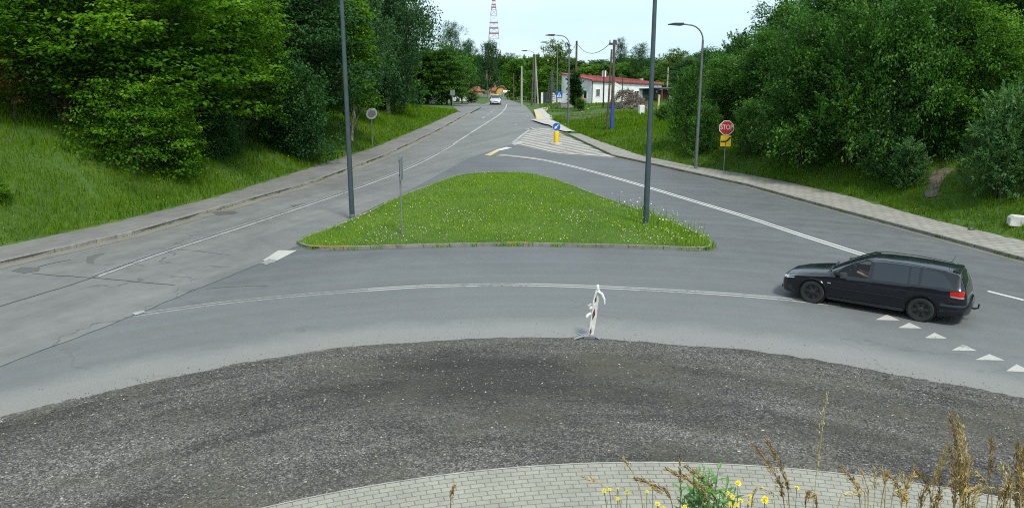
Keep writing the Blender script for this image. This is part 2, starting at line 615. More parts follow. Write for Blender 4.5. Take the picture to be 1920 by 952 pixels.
def gravel_mat():
    m, nt, b = new_mat('asphalt_millings')
    v = objcoord(nt)
    vo = nt.nodes.new("ShaderNodeTexVoronoi"); vo.inputs['Scale'].default_value = 42
    nt.links.new(v, vo.inputs['Vector'])
    v2 = nt.nodes.new("ShaderNodeTexVoronoi"); v2.inputs['Scale'].default_value = 19
    nt.links.new(v, v2.inputs['Vector'])
    sep = nt.nodes.new("ShaderNodeSeparateColor"); nt.links.new(vo.outputs['Color'], sep.inputs[0])
    sep2 = nt.nodes.new("ShaderNodeSeparateColor"); nt.links.new(v2.outputs['Color'], sep2.inputs[0])
    c = ramp(nt, sep.outputs[0], [(0.0, (0.024, 0.023, 0.021)), (0.45, (0.062, 0.060, 0.055)), (0.8, (0.124, 0.120, 0.110)), (0.96, (0.29, 0.28, 0.255))])
    c2 = ramp(nt, sep2.outputs[0], [(0.0, (0.026, 0.025, 0.023)), (0.6, (0.062, 0.060, 0.055)), (0.95, (0.155, 0.150, 0.138))])
    c = mixc(nt, 0.45, c, c2)
    pv, rr = polar(nt, GCX, GCY, GR)
    st = noise(nt, mapped(nt, pv, (0.10, 0.8, 1)), 1.0, 5, 0.62, 0.4)
    c = mixc(nt, 0.9, c, ramp(nt, st, [(0.34, g(0.18)), (0.5, g(0.45)), (0.66, g(0.74))]), 'OVERLAY')
    pt = noise(nt, v, 0.33, 4, 0.6)
    # oily dark spread in the middle of the area, browner worn bands at its sides
    sx = nt.nodes.new("ShaderNodeSeparateXYZ"); nt.links.new(mapped(nt, v, loc=(-0.5, -16.3, 0), scale=(1, 1, 1)), sx.inputs[0])
    ex = math_n(nt, 'MULTIPLY', sx.outputs[0], 0.20); ey = math_n(nt, 'MULTIPLY', sx.outputs[1], 0.38)
    rad = math_n(nt, 'SQRT', math_n(nt, 'ADD', math_n(nt, 'MULTIPLY', ex, ex), math_n(nt, 'MULTIPLY', ey, ey)))
    rad = math_n(nt, 'ADD', rad, math_n(nt, 'MULTIPLY', noise(nt, mapped(nt, v, (0.6, 1.6, 1)), 0.7, 6, 0.7), 1.7))
    dm = nt.nodes.new("ShaderNodeSeparateColor")
    nt.links.new(ramp(nt, math_n(nt, 'MULTIPLY', rad, 0.4), [(0.42, g(0.72)), (0.60, g(0.48)), (0.78, g(0.0))]), dm.inputs[0])
    c = mixc(nt, dm.outputs[0], c, (0.024, 0.023, 0.021))
    bm_ = nt.nodes.new("ShaderNodeSeparateColor")
    nt.links.new(ramp(nt, pt, [(0.46, g(0.0)), (0.66, g(0.6))]), bm_.inputs[0])
    c = mixc(nt, bm_.outputs[0], c, (0.085, 0.078, 0.055))
    nt.links.new(c, b.inputs['Base Color'])
    b.inputs['Roughness'].default_value = 0.9
    b.inputs['Specular IOR Level'].default_value = 0.3
    bumped(nt, b, math_n(nt, 'ADD', sep.outputs[0], sep2.outputs[0]), 0.55, 0.03)
    return m
M['millings'] = gravel_mat()

def paver_mat(name, ring=None, along=None, col=(0.33, 0.325, 0.275), w=0.21, h=0.105, mort=0.012):
    m, nt, b = new_mat(name)
    if ring:
        vec, rr = polar(nt, *ring)
    else:
        vec = mapped(nt, objcoord(nt), rot=(0, 0, along or 0))
    br = nt.nodes.new("ShaderNodeTexBrick")
    br.inputs['Scale'].default_value = 1.0
    br.inputs['Brick Width'].default_value = w
    br.inputs['Row Height'].default_value = h
    br.inputs['Mortar Size'].default_value = mort
    br.inputs['Mortar Smooth'].default_value = 0.2
    br.inputs['Bias'].default_value = 0.0
    br.inputs['Color1'].default_value = tuple(k * 0.93 for k in col) + (1,)
    br.inputs['Color2'].default_value = tuple(k * 1.05 for k in col) + (1,)
    br.inputs['Mortar'].default_value = (0.135, 0.13, 0.105, 1)
    nt.links.new(vec, br.inputs['Vector'])
    dirt = noise(nt, objcoord(nt), 0.8, 6, 0.7)
    c = mixc(nt, 0.7, br.outputs['Color'], ramp(nt, dirt, [(0.25, g(0.34)), (0.7, g(0.6))]), 'OVERLAY')
    c = mixc(nt, 0.3, c, ramp(nt, noise(nt, objcoord(nt), 45, 3, 0.7), [(0.3, g(0.3)), (0.7, g(0.7))]), 'OVERLAY')
    nt.links.new(c, b.inputs['Base Color'])
    b.inputs['Roughness'].default_value = 0.9
    bumped(nt, b, math_n(nt, 'SUBTRACT', 1.0, br.outputs['Fac']), 0.5, 0.01)
    return m
M['pavers'] = paver_mat('curved_pavers', ring=(PCX, PCY, PR), w=0.25, h=0.13, mort=0.010, col=(0.25, 0.245, 0.205))
rdir = math.atan2(ROUT[4, 0] - ROUT[1, 0], ROUT[4, 1] - ROUT[1, 1])
M['walk_pavers'] = paver_mat('pavement_pavers', along=rdir, col=(0.235, 0.225, 0.195), w=0.5, h=0.35, mort=0.025)
M['lot_pavers'] = paver_mat('pale_pavers', along=0.2, col=(0.42, 0.41, 0.38), w=0.4, h=0.2, mort=0.015)

def paint_mat(name, col, under=(0.14, 0.145, 0.148), worn=0.5, sc=5):
    m, nt, b = new_mat(name)
    v = objcoord(nt)
    n1 = noise(nt, v, sc, 8, 0.75)
    n2 = noise(nt, v, 0.35, 3, 0.5)
    f = math_n(nt, 'ADD', math_n(nt, 'MULTIPLY', n1, 0.8), math_n(nt, 'MULTIPLY', n2, 0.5))
    c = ramp(nt, f, [(worn - 0.06, under), (worn + 0.06, tuple(k * 0.85 for k in col)), (min(1, worn + 0.3), col)])
    nt.links.new(c, b.inputs['Base Color'])
    b.inputs['Roughness'].default_value = 0.8
    return m
M['mark'] = paint_mat('road_paint', (0.48, 0.48, 0.44), worn=0.48)
M['mark_worn'] = paint_mat('worn_road_paint', (0.35, 0.355, 0.34), worn=0.57)
M['mark_faint'] = paint_mat('faint_road_paint', (0.27, 0.275, 0.268), worn=0.64, sc=7)
M['mark_tri'] = paint_mat('triangle_paint', (0.40, 0.395, 0.355), worn=0.55, sc=9)
M['mark_yellow'] = paint_mat('yellow_road_paint', (0.50, 0.41, 0.22), worn=0.50)

def soil_mat():
    m, nt, b = new_mat('grassy_ground')
    v = objcoord(nt)
    f = noise(nt, v, 0.5, 6, 0.65)
    f2 = noise(nt, v, 6, 5, 0.7)
    c = ramp(nt, f, [(0.3, (0.026, 0.060, 0.005)), (0.55, (0.045, 0.095, 0.007)), (0.75, (0.075, 0.11, 0.012))])
    c = mixc(nt, 0.6, c, ramp(nt, f2, [(0.3, g(0.3)), (0.7, g(0.65))]), 'OVERLAY')
    # trodden earth
    e = nt.nodes.new("ShaderNodeSeparateColor")
    nt.links.new(ramp(nt, noise(nt, v, 0.22, 4, 0.6), [(0.66, g(0)), (0.74, g(0.8))]), e.inputs[0])
    c = mixc(nt, e.outputs[0], c, (0.10, 0.08, 0.055))
    nt.links.new(c, b.inputs['Base Color'])
    b.inputs['Roughness'].default_value = 0.95
    bumped(nt, b, f2, 0.6, 0.08)
    return m
M['soil'] = soil_mat()
M['earth'] = plain('bare_earth', (0.115, 0.095, 0.072), 0.95, 0, 0.35, 1.8, bump=0.6)

# terrain: one sheet to the horizon
xs = np.unique(np.round(np.concatenate([np.arange(-1500, -60, 60), np.arange(-60, -32, 2), np.arange(-32, 32, 0.5), np.arange(32, 60, 2), np.arange(60, 1501, 60)]), 3))
ys = np.unique(np.round(np.concatenate([np.arange(-60, -6, 4), np.arange(-6, 100, 0.5), np.arange(100, 180, 2), np.arange(180, 480, 12), np.arange(480, 2600, 80)]), 3))
gx, gy = np.meshgrid(xs, ys)
gz = terrain(gx, gy)
me = bpy.data.meshes.new('ground')
nx, ny = len(xs), len(ys)
idx = np.arange(nx * ny).reshape(ny, nx)
quads = np.stack([idx[:-1, :-1], idx[:-1, 1:], idx[1:, 1:], idx[1:, :-1]], -1).reshape(-1, 4)
me.from_pydata(np.stack([gx, gy, gz], -1).reshape(-1, 3).tolist(), [], quads.tolist())
me.shade_smooth()
me.materials.append(M['soil'])
ground = bpy.data.objects.new('ground', me)
COL.objects.link(ground)
tag(ground, kind='structure')

# main (old) road with everything under the junction
lk = resample(LKERB, 2.0)
rk = resample(RKERB, 2.0)
FAR_L = [flat(*p)[:2] for p in [(880, 214), (898, 206), (907, 196), (930, 186), (922, 181)]]
FAR_R = [flat(*p)[:2] for p in [(1045, 244), (1022, 232), (1004, 222), (994, 208), (985, 198), (962, 190), (948, 184), (936, 181.5)]]
road_poly = [tuple(p) for p in lk] + FAR_L + FAR_R[::-1] + [tuple(p) for p in rk[::-1]]
sheet('road', road_poly, 0.0, M['old_asphalt'], cell=3.0)

# newer side road: right arm, the front curve and the strip left of the island
SIDE_PX = [(-420, 745), (-200, 715), (0, 686), (140, 635), (270, 583), (380, 538), (480, 497), (557, 462), (640, 420), (790, 345), (880, 296), (960, 270), (1045, 290), (1150, 297)]
side = [flat(*p)[:2] for p in SIDE_PX] + [tuple(p) for p in resample(RKERB[RKERB[:, 1] < flat(1150, 295)[1]], 3.0)[::-1]]
side = [p for p in side if p[1] > 6] + [(30, 6), (-30, 6)]
sheet('side_road', side, 0.006, M['new_asphalt'], cell=3.0)

# side street mouth on the left, far
ss = [flat(*p)[:2] for p in [(878, 214), (862, 210), (846, 200), (850, 195.5), (878, 195.5), (880, 186), (886, 182), (893, 185), (890, 194), (912, 196)]]
sheet('side_street', ss, 0.012, M['walk_asphalt'], cell=2.0)

# worn patches and repair seams
for name, pts, w, mname in [
    ('asphalt_crack', [(-60, 592), (0, 575), (60, 556), (120, 538), (180, 518), (250, 492)], 0.07, 'black'),
    ('asphalt_crack', [(60, 512), (120, 518), (180, 521), (250, 528), (330, 535)], 0.05, 'black'),
    ('asphalt_crack', [(0, 686), (140, 635), (270, 583), (380, 538), (480, 497), (556, 463)], 0.06, 'black'),
    ('asphalt_crack', [(385, 541), (430, 538), (470, 537), (500, 536)], 0.04, 'black'),
    ('asphalt_crack', [(300, 465), (360, 470), (430, 478)], 0.03, 'black'),
    ('asphalt_crack', [(70, 500), (100, 493), (135, 487)], 0.06, 'black'),
    ('asphalt_crack', [(560, 462), (640, 419), (720, 380)], 0.04, 'black')]:
    ln = resample(spline([flat(*p)[:2] for p in pts], 8), 0.35)
    ln[:, :2] += np.random.default_rng(3).normal(0, 0.02, (len(ln), 2))
    ww = w * 0.36
    strip(name, ln, (-ww, ww), (0.0125, 0.0125), M['tar'] if 'tar' in M else M.setdefault('tar', plain('tar_seam', (0.075, 0.075, 0.072), 0.85)))
for pts in [[(22, 508), (40, 501), (75, 502), (72, 508), (45, 512)], [(395, 398), (440, 396), (446, 400), (410, 404)], [(545, 385), (572, 381), (575, 386), (552, 389)]]:
    sheet('asphalt_patch', [flat(*p)[:2] for p in pts], 0.010, M.setdefault('patch', asphalt('dark_patch', (0.085, 0.085, 0.082), crack=0)), cell=1)

# gravel (asphalt millings) area
gp = spline(GRAVEL, 6)
gedge = gp[:, :2] + np.random.default_rng(5).normal(0, 0.035, gp[:, :2].shape)
wl = [( -13.6, 9.0), (-30, 3)]
ga = math.atan2(gp[0][1] - GCY, gp[0][0] - GCX)
left_ext = [(GCX + GR * math.cos(ga + k * 0.07), GCY + GR * math.sin(ga + k * 0.07)) for k in (3, 2, 1)]
ge = math.atan2(gp[-1][1] - GCY, gp[-1][0] - GCX)
right_ext = [(GCX + GR * math.cos(ge - k * 0.07), GCY + GR * math.sin(ge - k * 0.07)) for k in (1, 2, 3)]
gpoly = left_ext + [tuple(p) for p in gedge] + right_ext + [(right_ext[-1][0], 7.5), (left_ext[0][0], 7.5)]
gpoly = [p for p in gpoly if p[1] >= 7.5]
def gz_fun(X, Y):
    e = GR - np.hypot(X - GCX, Y - GCY)
    return 0.012 + 0.035 * smooth(0.0, 0.7, e) + 0.012 * np.sin(X * 1.9) * np.sin(Y * 2.3)
sheet('gravel', gpoly, 0.004, M['millings'], cell=0.6, zfun=gz_fun)

# loose stones lying on it: nobody could count them
def stones(name, n, sampler, smin, smax, mat):
    base = np.array([(1, 0, 0), (-1, 0, 0), (0, 1, 0), (0, -1, 0), (0, 0, 1), (0, 0, -1)], float)
    tri = [(0, 2, 4), (2, 1, 4), (1, 3, 4), (3, 0, 4), (2, 0, 5), (1, 2, 5), (3, 1, 5), (0, 3, 5)]
    P = sampler(n)
    n = len(P)
    B = base[None] * rng.uniform(0.6, 1.2, (n, 6, 1)) * np.array([1, 0.8, 0.55])
    B = B * (smin + (smax - smin) * rng.random((n, 1, 1)) ** 3)
    a = rng.uniform(0, 6.28, n)
    c, s = np.cos(a), np.sin(a)
    X = B[..., 0] * c[:, None] - B[..., 1] * s[:, None]
    Y = B[..., 0] * s[:, None] + B[..., 1] * c[:, None]
    V = np.stack([X, Y, B[..., 2]], -1) + P[:, None]
    T = V[:, np.array(tri)].reshape(-1, 3)
    o = np_mesh(name, T, 3, mat, tint=np.repeat(rng.random(n), 8))
    return tag(o, kind='stuff')

def stone_mat():
    m, nt, b = new_mat('loose_stone')
    at = nt.nodes.new("ShaderNodeAttribute"); at.attribute_name = 'tint'
    nt.links.new(ramp(nt, at.outputs['Fac'], [(0.0, g(0.035)), (0.6, (0.088, 0.084, 0.076)), (0.9, (0.17, 0.162, 0.145)), (0.985, (0.30, 0.275, 0.21)), (1.0, (0.42, 0.40, 0.36))]), b.inputs['Base Color'])
    b.inputs['Roughness'].default_value = 0.9
    return m
M['stone'] = stone_mat()
def gravel_sampler(n):
    X = rng.uniform(-15, 16, n * 3); Y = 9.5 + (31 - 9.5) * rng.random(n * 3) ** 1.6
    ok = (np.hypot(X - GCX, Y - GCY) < GR - 0.05 - 0.15 * rng.random(n * 3)) & (np.hypot(X - PCX, Y - PCY) > PR + 0.03)
    X, Y = X[ok][:n], Y[ok][:n]
    return np.stack([X, Y, gz_fun(X, Y) + 0.010], -1)
stones('gravel_stones', 42000, gravel_sampler, 0.007, 0.036, M['stone'])
def edge_sampler(n):
    a = rng.uniform(0.35, 2.8, n); r = GR + rng.exponential(0.25, n) - 0.1
    X, Y = GCX + r * np.cos(a), GCY + r * np.sin(a)
    return np.stack([X, Y, np.full(n, 0.016)], -1)
stones('spilled_stones', 1500, edge_sampler, 0.005, 0.022, M['stone'])

# curved paver walk below the gravel, with its edging
pa = np.linspace(R(10), R(170), 120)
walk_out = [(PCX + PR * math.cos(a), PCY + PR * math.sin(a)) for a in pa]
wpoly = [p for p in walk_out if p[1] > 7.0]
wpoly = wpoly + [(wpoly[-1][0], 6.0), (wpoly[0][0], 6.0)]
sheet('paved_path', wpoly, 0.075, M["pavers"], cell=1.0)
strip('path_edge', np.array([p for p in walk_out if p[1] > 7.0]), (0.0, -0.035, -0.035), (0.080, 0.080, -0.03), M["kerb"])

# pavements with kerbs
lo = np.array([(xL(y), y) for y in np.arange(-18, 99, 1.0)])
lkr = np.array([(np.interp(y, LKERB[:, 1], LKERB[:, 0]), y) for y in np.arange(-18, 99, 1.0)])
sheet('pavement', [tuple(p) for p in lo] + [tuple(p) for p in lkr[::-1]], 0.115, M['walk_asphalt'], cell=4)
ro = np.array([(xR(y), y) for y in np.arange(-18, 72, 1.0)])
rkr = np.array([(np.interp(y, RKERB[:, 1], RKERB[:, 0]), y) for y in np.arange(-18, 72, 1.0)])
ok = ro[:, 0] > rkr[:, 0] + 0.25
sheet('pavement', [tuple(p) for p in rkr[ok]] + [tuple(p) for p in ro[ok][::-1]], 0.115, M['walk_pavers'], cell=4)

def kerb_mat():
    m, nt, b = new_mat('kerb_stones')
    v = objcoord(nt)
    sy = nt.nodes.new("ShaderNodeSeparateXYZ"); nt.links.new(v, sy.inputs[0])
    fr = math_n(nt, 'FRACT', math_n(nt, 'ADD', math_n(nt, 'MULTIPLY', sy.outputs[0], 0.93), math_n(nt, 'MULTIPLY', sy.outputs[1], 0.87)))
    joint = math_n(nt, 'LESS_THAN', fr, 0.03)
    c = ramp(nt, noise(nt, v, 3, 6, 0.7), [(0.3, (0.12, 0.115, 0.10)), (0.7, (0.25, 0.243, 0.215))])
    c = mixc(nt, math_n(nt, 'MULTIPLY', joint, 0.8), c, (0.05, 0.05, 0.04))
    nt.links.new(c, b.inputs['Base Color'])
    b.inputs['Roughness'].default_value = 0.9
    return m
M['kerbrow'] = kerb_mat()
kl = resample(lkr, 0.5); kl[:, 0] += 0.03 * np.sin(kl[:, 1] * 0.9) + 0.02 * np.sin(kl[:, 1] * 2.7)
strip('kerb', kl, (0.16, 0.16, 0.02, 0.0), (0.09, 0.132, 0.132, -0.05), M['kerbrow'])
strip('kerb', resample(rkr[ok], 0.5), (-0.16, -0.16, -0.02, 0.0), (0.09, 0.132, 0.132, -0.05), M['kerbrow'])
gut = resample(rkr[ok], 0.5)
strip('gutter', gut, (0.0, 0.35), (0.0115, 0.0115), M.setdefault('gutter', asphalt('gutter_dirt', (0.12, 0.112, 0.095), crack=0)))
strip('gutter', kl, (-0.0, -0.55), (0.0085, 0.0085), M.setdefault('gutter2', asphalt('gutter_dust', (0.16, 0.148, 0.122), crack=0)))

# traffic island: grass bed, kerb round it
ISL_PX = [(556, 458), (575, 466), (610, 469), (700, 467), (800, 464), (950, 461), (1080, 463), (1200, 466), (1310, 470), (1333, 466), (1328, 452), (1270, 425), (1200, 398),
          (1112, 366), (1052, 343), (1003, 330), (955, 326), (905, 326), (857, 332), (807, 350), (744, 374), (684, 404), (620, 431), (575, 448)]
ISL = [flat(*p)[:2] for p in ISL_PX]
isl = spline(ISL + [ISL[0]], 5)[:-1, :2]
ic = isl.mean(0)
def isl_z(X, Y):
    d = np.min(np.hypot(X[:, None] - isl[None, :, 0], Y[:, None] - isl[None, :, 1]), axis=1)
    return 0.10 + 0.16 * smooth(0, 3.5, d)
sheet('island_bed', [tuple(p) for p in isl], 0.0, M['soil'], cell=0.8, zfun=isl_z)
loop = np.vstack([isl, isl[:1]])
ik = resample(loop, 0.5)
strip('kerb', ik, (0.0, 0.0, 0.09, 0.11), (-0.02, 0.125, 0.125, 0.02) if False else (-0.02, 0.125, 0.125, 0.02), M['kerbrow'])
for px0, px1, mn in [(575, 660, 'mark_orange'), (945, 992, 'mark_red')]:
    seg = [p for p in spline([flat(x, y)[:2] for x, y in ISL_PX[1:9]], 20) if flat(px0, 467)[0] < p[0] < flat(px1, 467)[0]]
    strip('kerb_paint', np.array(seg), (-0.005, 0.10), (0.129, 0.129), M.setdefault(mn, paint_mat(mn, (0.55, 0.20, 0.09), under=(0.3, 0.28, 0.24), worn=0.6)))

# ------------------------------------------------------------------ painted markings
def line_px(pts, z=0.0):
    return resample(spline([flat(*p)[:2] for p in pts], 10), 0.6)
c_right = line_px([(1640, 484), (1610, 475), (1500, 440), (1400, 407), (1300, 377), (1210, 350), (1130, 327), (1060, 309), (1000, 297), (938, 290)])
ex = c_right[0] + (c_right[0] - c_right[3]) / np.linalg.norm(c_right[0] - c_right[3]) * 0.3
for nm, a in (('lane_line', -0.17), ('lane_line', 0.06)):
    strip(nm, c_right, (a, a + 0.12), (0.0105, 0.0105), M['mark'])
strip('lane_line', line_px([(1852, 546), (1885, 554), (1920, 563)]), (-0.07, 0.07), (0.0105, 0.0105), M['mark'])
strip('lane_line', line_px([(2020, 588), (2060, 599), (2090, 608)]), (-0.07, 0.07), (0.0105, 0.0105), M['mark'])
c_left = line_px([(180, 518), (300, 475), (430, 433), (560, 390), (660, 356), (740, 326), (800, 299), (850, 271)])
strip('lane_line', c_left, (-0.16, -0.04), (0.0145, 0.0145), M['mark_worn'])
strip('lane_line', c_left, (0.12, 0.22), (0.0145, 0.0145), M['mark_faint'])
c_left2 = line_px([(850, 271), (890, 245), (920, 226), (938, 214), (948, 203), (950, 196)])
strip('lane_line', c_left2, (-0.10, 0.10), (0.0145, 0.0145), M['mark_worn'])
strip('lane_line', line_px([(905, 222), (918, 213), (926, 206)]), (-0.1, 0.1), (0.0145, 0.0145), M['mark_worn'], dash=(2, 3))
strip('lane_line', line_px([(965, 236), (985, 222), (990, 214)]), (-0.1, 0.1), (0.0145, 0.0145), M['mark_faint'], dash=(2, 2))
c_front = line_px([(690, 544), (780, 538), (850, 536), (950, 534), (1050, 536), (1150, 540), (1300, 548), (1400, 555), (1500, 564), (1575, 573)])
for a in (-0.14, 0.07):
    strip('lane_line', c_front, (a, a + 0.09), (0.0105, 0.0105), M['mark_worn'])
c_front2 = line_px([(250, 592), (330, 580), (420, 568), (550, 555), (690, 544)])
for a in (-0.14, 0.07):
    strip('lane_line', c_front2, (a, a + 0.09), (0.0105, 0.0105), M['mark_faint'])
for bi, (pts, mn) in enumerate([([(492, 489), (522, 470), (557, 470), (512, 493)], 'mark_tri'), ([(488, 494), (505, 486), (520, 489), (500, 497)], 'mark_faint'),
                ([(908, 292), (931, 281), (938, 282), (919, 293)], 'mark_yellow'), ([(931, 281), (950, 276), (960, 278), (938, 283)], 'mark'), ([(958, 270), (972, 266), (985, 268), (965, 273)], 'mark_worn'),
                ([(248, 588), (268, 583), (274, 586), (254, 592)], 'mark_worn')]):
    sheet('give_way_block', [flat(*p)[:2] for p in pts], 0.0165 + 0.002 * bi, M[mn], cell=2)
strip('lane_line', line_px([(912, 292), (940, 293), (975, 296), (1015, 301)]), (-0.08, 0.08), (0.0295, 0.0295), M['mark_yellow'])
TRI = [((1641, 600), (1687, 601), (1663, 590)), ((1684, 615), (1728, 616), (1705, 605)), ((1733, 634), (1776, 635), (1752, 624)),
       ((1784, 657), (1832, 658), (1806, 646)), ((1828, 675), (1884, 676), (1855, 664)), ((1886, 696), (1937, 698), (1906, 683)), ((1946, 720), (2000, 722), (1972, 706))]
for t3 in TRI:
    sheet('give_way_triangle', [flat(*p)[:2] for p in t3], 0.0105, M['mark_tri'], cell=2)

# hatched splitter area
HP = [(960, 268), (996, 240), (1045, 244), (1150, 295), (1045, 288)]
hp = [flat(*p)[:2] for p in HP]
sheet('hatched_area', hp, 0.010, M.setdefault('hatch_base', asphalt('hatch_base', (0.17, 0.163, 0.15), crack=0, patch=0.3)), cell=2)
def clip_line(poly, p, d):
    """interval of the line p + s d inside a convex polygon"""
    lo_, hi_ = -1e9, 1e9
    A = sum((poly[i][0] * poly[(i + 1) % len(poly)][1] - poly[(i + 1) % len(poly)][0] * poly[i][1]) for i in range(len(poly)))
    for i in range(len(poly)):
        a, b = np.array(poly[i]), np.array(poly[(i + 1) % len(poly)])
        n = np.array([-(b - a)[1], (b - a)[0]]) * (1 if A > 0 else -1)
        den, num = n @ d, n @ (a - p)
        if abs(den) < 1e-9:
            continue
        if den > 0:
            lo_ = max(lo_, num / den)
        else:
            hi_ = min(hi_, num / den)
    return lo_, hi_
pa_, pb_ = np.array(flat(1000, 268)[:2]), np.array(flat(1100, 290)[:2])
hd = (pb_ - pa_) / np.linalg.norm(pb_ - pa_)
hn = np.array([-hd[1], hd[0]])
hc = np.mean(hp, 0)
hm = MB()
for k in np.arange(-14, 14, 0.85):
    lo_, hi_ = clip_line(hp, hc + hn * k, hd)
    if hi_ - lo_ > 0.6:
        a, b = hc + hn * k + hd * (lo_ + 0.15), hc + hn * k + hd * (hi_ - 0.15)
        q = [a, b, b + hn * 0.5, a + hn * 0.5]
        hm.add([(p[0], p[1], 0.0145) for p in q], [(0, 1, 2, 3)])
tag(hm.build('hatch_stripes', M.setdefault('mark_hatch', paint_mat('hatch_paint', (0.38, 0.365, 0.33), under=(0.18, 0.172, 0.155), worn=0.58, sc=3))), kind='structure')
strip('hatch_border', line_px([(960, 268), (1000, 277), (1045, 287), (1100, 291), (1150, 295)]), (-0.02, 0.28), (0.019, 0.019), M.setdefault('mark_cream', paint_mat('cream_paint', (0.44, 0.40, 0.29), worn=0.50)))
strip('hatch_border', line_px([(960, 267), (978, 253), (996, 240)]), (-0.22, 0.02), (0.019, 0.019), M['mark_worn'])
strip('hatch_border', line_px([(985, 243), (1012, 241), (1040, 243)]), (-0.15, 0.15), (0.019, 0.019), M['mark'])
strip('pavement_verge', np.array([flat(*p)[:2] for p in [(1058, 249), (1100, 266), (1150, 289), (1220, 306)]]), (-0.5, 0.3), (0.03, 0.03), M['soil'])

# pale waiting area and the path to the yard on the far right
plat = [flat(*p, 0.14)[:2] for p in [(1001, 206), (1031, 200), (1042, 222), (1006, 226)]]
sheet('paved_platform', plat, 0.16, M['lot_pavers'], cell=2)
strip('platform_edge', np.array(plat + plat[:1]), (0.0, 0.01), (0.159, -0.05), M['kerb'])
strip('tactile_strip', np.array([flat(*p, 0.14)[:2] for p in [(1006, 206), (1010, 216), (1013, 224)]]), (-0.35, 0.35), (0.166, 0.166), M['mark_yellow'])
strip('yard_path', line_px([(1010, 226), (1045, 236), (1075, 232), (1110, 225)]), (-0.9, 0.9), (0.145, 0.145), M['lot_pavers'])
strip('yard_path', line_px([(1004, 224), (1030, 236), (1048, 245), (1062, 249)]), (-0.1, 1.3), (0.13, 0.13), M['lot_pavers'])
# ------------------------------------------------------------------ foliage
def leaf_mat(name, c_lo, c_mid, c_hi, trans=0.28, rough=0.5):
    m, nt, b = new_mat(name)
    at = nt.nodes.new("ShaderNodeAttribute"); at.attribute_name = 'tint'
    oi = nt.nodes.new("ShaderNodeObjectInfo")
    t = math_n(nt, 'ADD', at.outputs['Fac'], math_n(nt, 'MULTIPLY', math_n(nt, 'SUBTRACT', oi.outputs['Random'], 0.5), 0.22))
    c = ramp(nt, t, [(0.05, c_lo), (0.5, c_mid), (0.95, c_hi)])
    nt.links.new(c, b.inputs['Base Color'])
    b.inputs['Roughness'].default_value = rough
    b.inputs['Specular IOR Level'].default_value = 0.16
    tr = nt.nodes.new("ShaderNodeBsdfTranslucent")
    nt.links.new(mixc(nt, 1.0, c, (1.5, 1.6, 0.7), 'MULTIPLY'), tr.inputs['Color'])
    mx = nt.nodes.new("ShaderNodeMixShader")
    mx.inputs[0].default_value = trans
    nt.links.new(b.outputs[0], mx.inputs[1]); nt.links.new(tr.outputs[0], mx.inputs[2])
    out = [n for n in nt.nodes if n.type == 'OUTPUT_MATERIAL'][0]
    nt.links.new(mx.outputs[0], out.inputs[0])
    return m

LM = {
    'maple': leaf_mat('bright_maple_leaves', (0.030, 0.084, 0.004), (0.072, 0.182, 0.007), (0.170, 0.315, 0.014), 0.4),
    'green': leaf_mat('mid_green_leaves', (0.026, 0.075, 0.008), (0.058, 0.155, 0.014), (0.115, 0.240, 0.026)),
    'dark': leaf_mat('dark_green_leaves', (0.014, 0.046, 0.014), (0.028, 0.088, 0.022), (0.060, 0.150, 0.034)),
    'shrub': leaf_mat('thicket_leaves', (0.022, 0.064, 0.010), (0.052, 0.145, 0.020), (0.120, 0.245, 0.042)),
    'birch': leaf_mat('birch_leaves', (0.018, 0.052, 0.018), (0.034, 0.094, 0.028), (0.064, 0.145, 0.044)),
    'willow': leaf_mat('willow_leaves', (0.030, 0.080, 0.022), (0.062, 0.148, 0.042), (0.130, 0.230, 0.090)),
    'yellowish': leaf_mat('yellow_green_leaves', (0.045, 0.090, 0.010), (0.085, 0.150, 0.016), (0.150, 0.200, 0.035)),
    'spruce': leaf_mat('blue_spruce_needles', (0.07, 0.11, 0.105), (0.13, 0.18, 0.175), (0.22, 0.27, 0.27), 0.1),
    'thuja': leaf_mat('thuja_sprays', (0.012, 0.040, 0.008), (0.024, 0.070, 0.012), (0.040, 0.095, 0.018), 0.1),
    'fresh': leaf_mat('fresh_green_leaves', (0.035, 0.095, 0.008), (0.078, 0.185, 0.014), (0.150, 0.270, 0.028), 0.35),
    'rusty': leaf_mat('rusty_leaves', (0.06, 0.05, 0.008), (0.11, 0.075, 0.012), (0.17, 0.10, 0.02)),
}

def unit(v):
    return v / np.maximum(np.linalg.norm(v, axis=-1, keepdims=True), 1e-9)

def leaf_quads(r, P, axis, size, ratio, flat_up=0.5):
    """rhombic leaves at P along axis; flat_up pulls the blades level"""
    n = len(P)
    L = size[:, None] * unit(axis)
    nr = r.normal(size=(n, 3)); nr[:, 2] = np.abs(nr[:, 2]) + flat_up * 2
    B = unit(np.cross(L, nr)) * size[:, None] * ratio * 0.5
    mid = P + L * 0.42
    return np.stack([P, mid + B, P + L, mid - B], 1).reshape(-1, 3)

def crown_points(r, lobes, n, shell=0.55):
    lob = np.array(lobes, float)
    w = lob[:, 3] * lob[:, 4] * lob[:, 5]
    w = w ** (2 / 3)
    k = r.choice(len(lob), n, p=w / w.sum())
    d = unit(r.normal(size=(n, 3)))
    rad = shell + (1 - shell) * r.random(n) ** 0.6
    rad = np.where(r.random(n) < 0.15, r.random(n) * shell, rad)
    rad = np.where(r.random(n) < 0.13, rad * r.uniform(1.05, 1.45, n), rad)
    C = lob[k, :3] + d * lob[k, 3:] * rad[:, None]
    return C, d, k

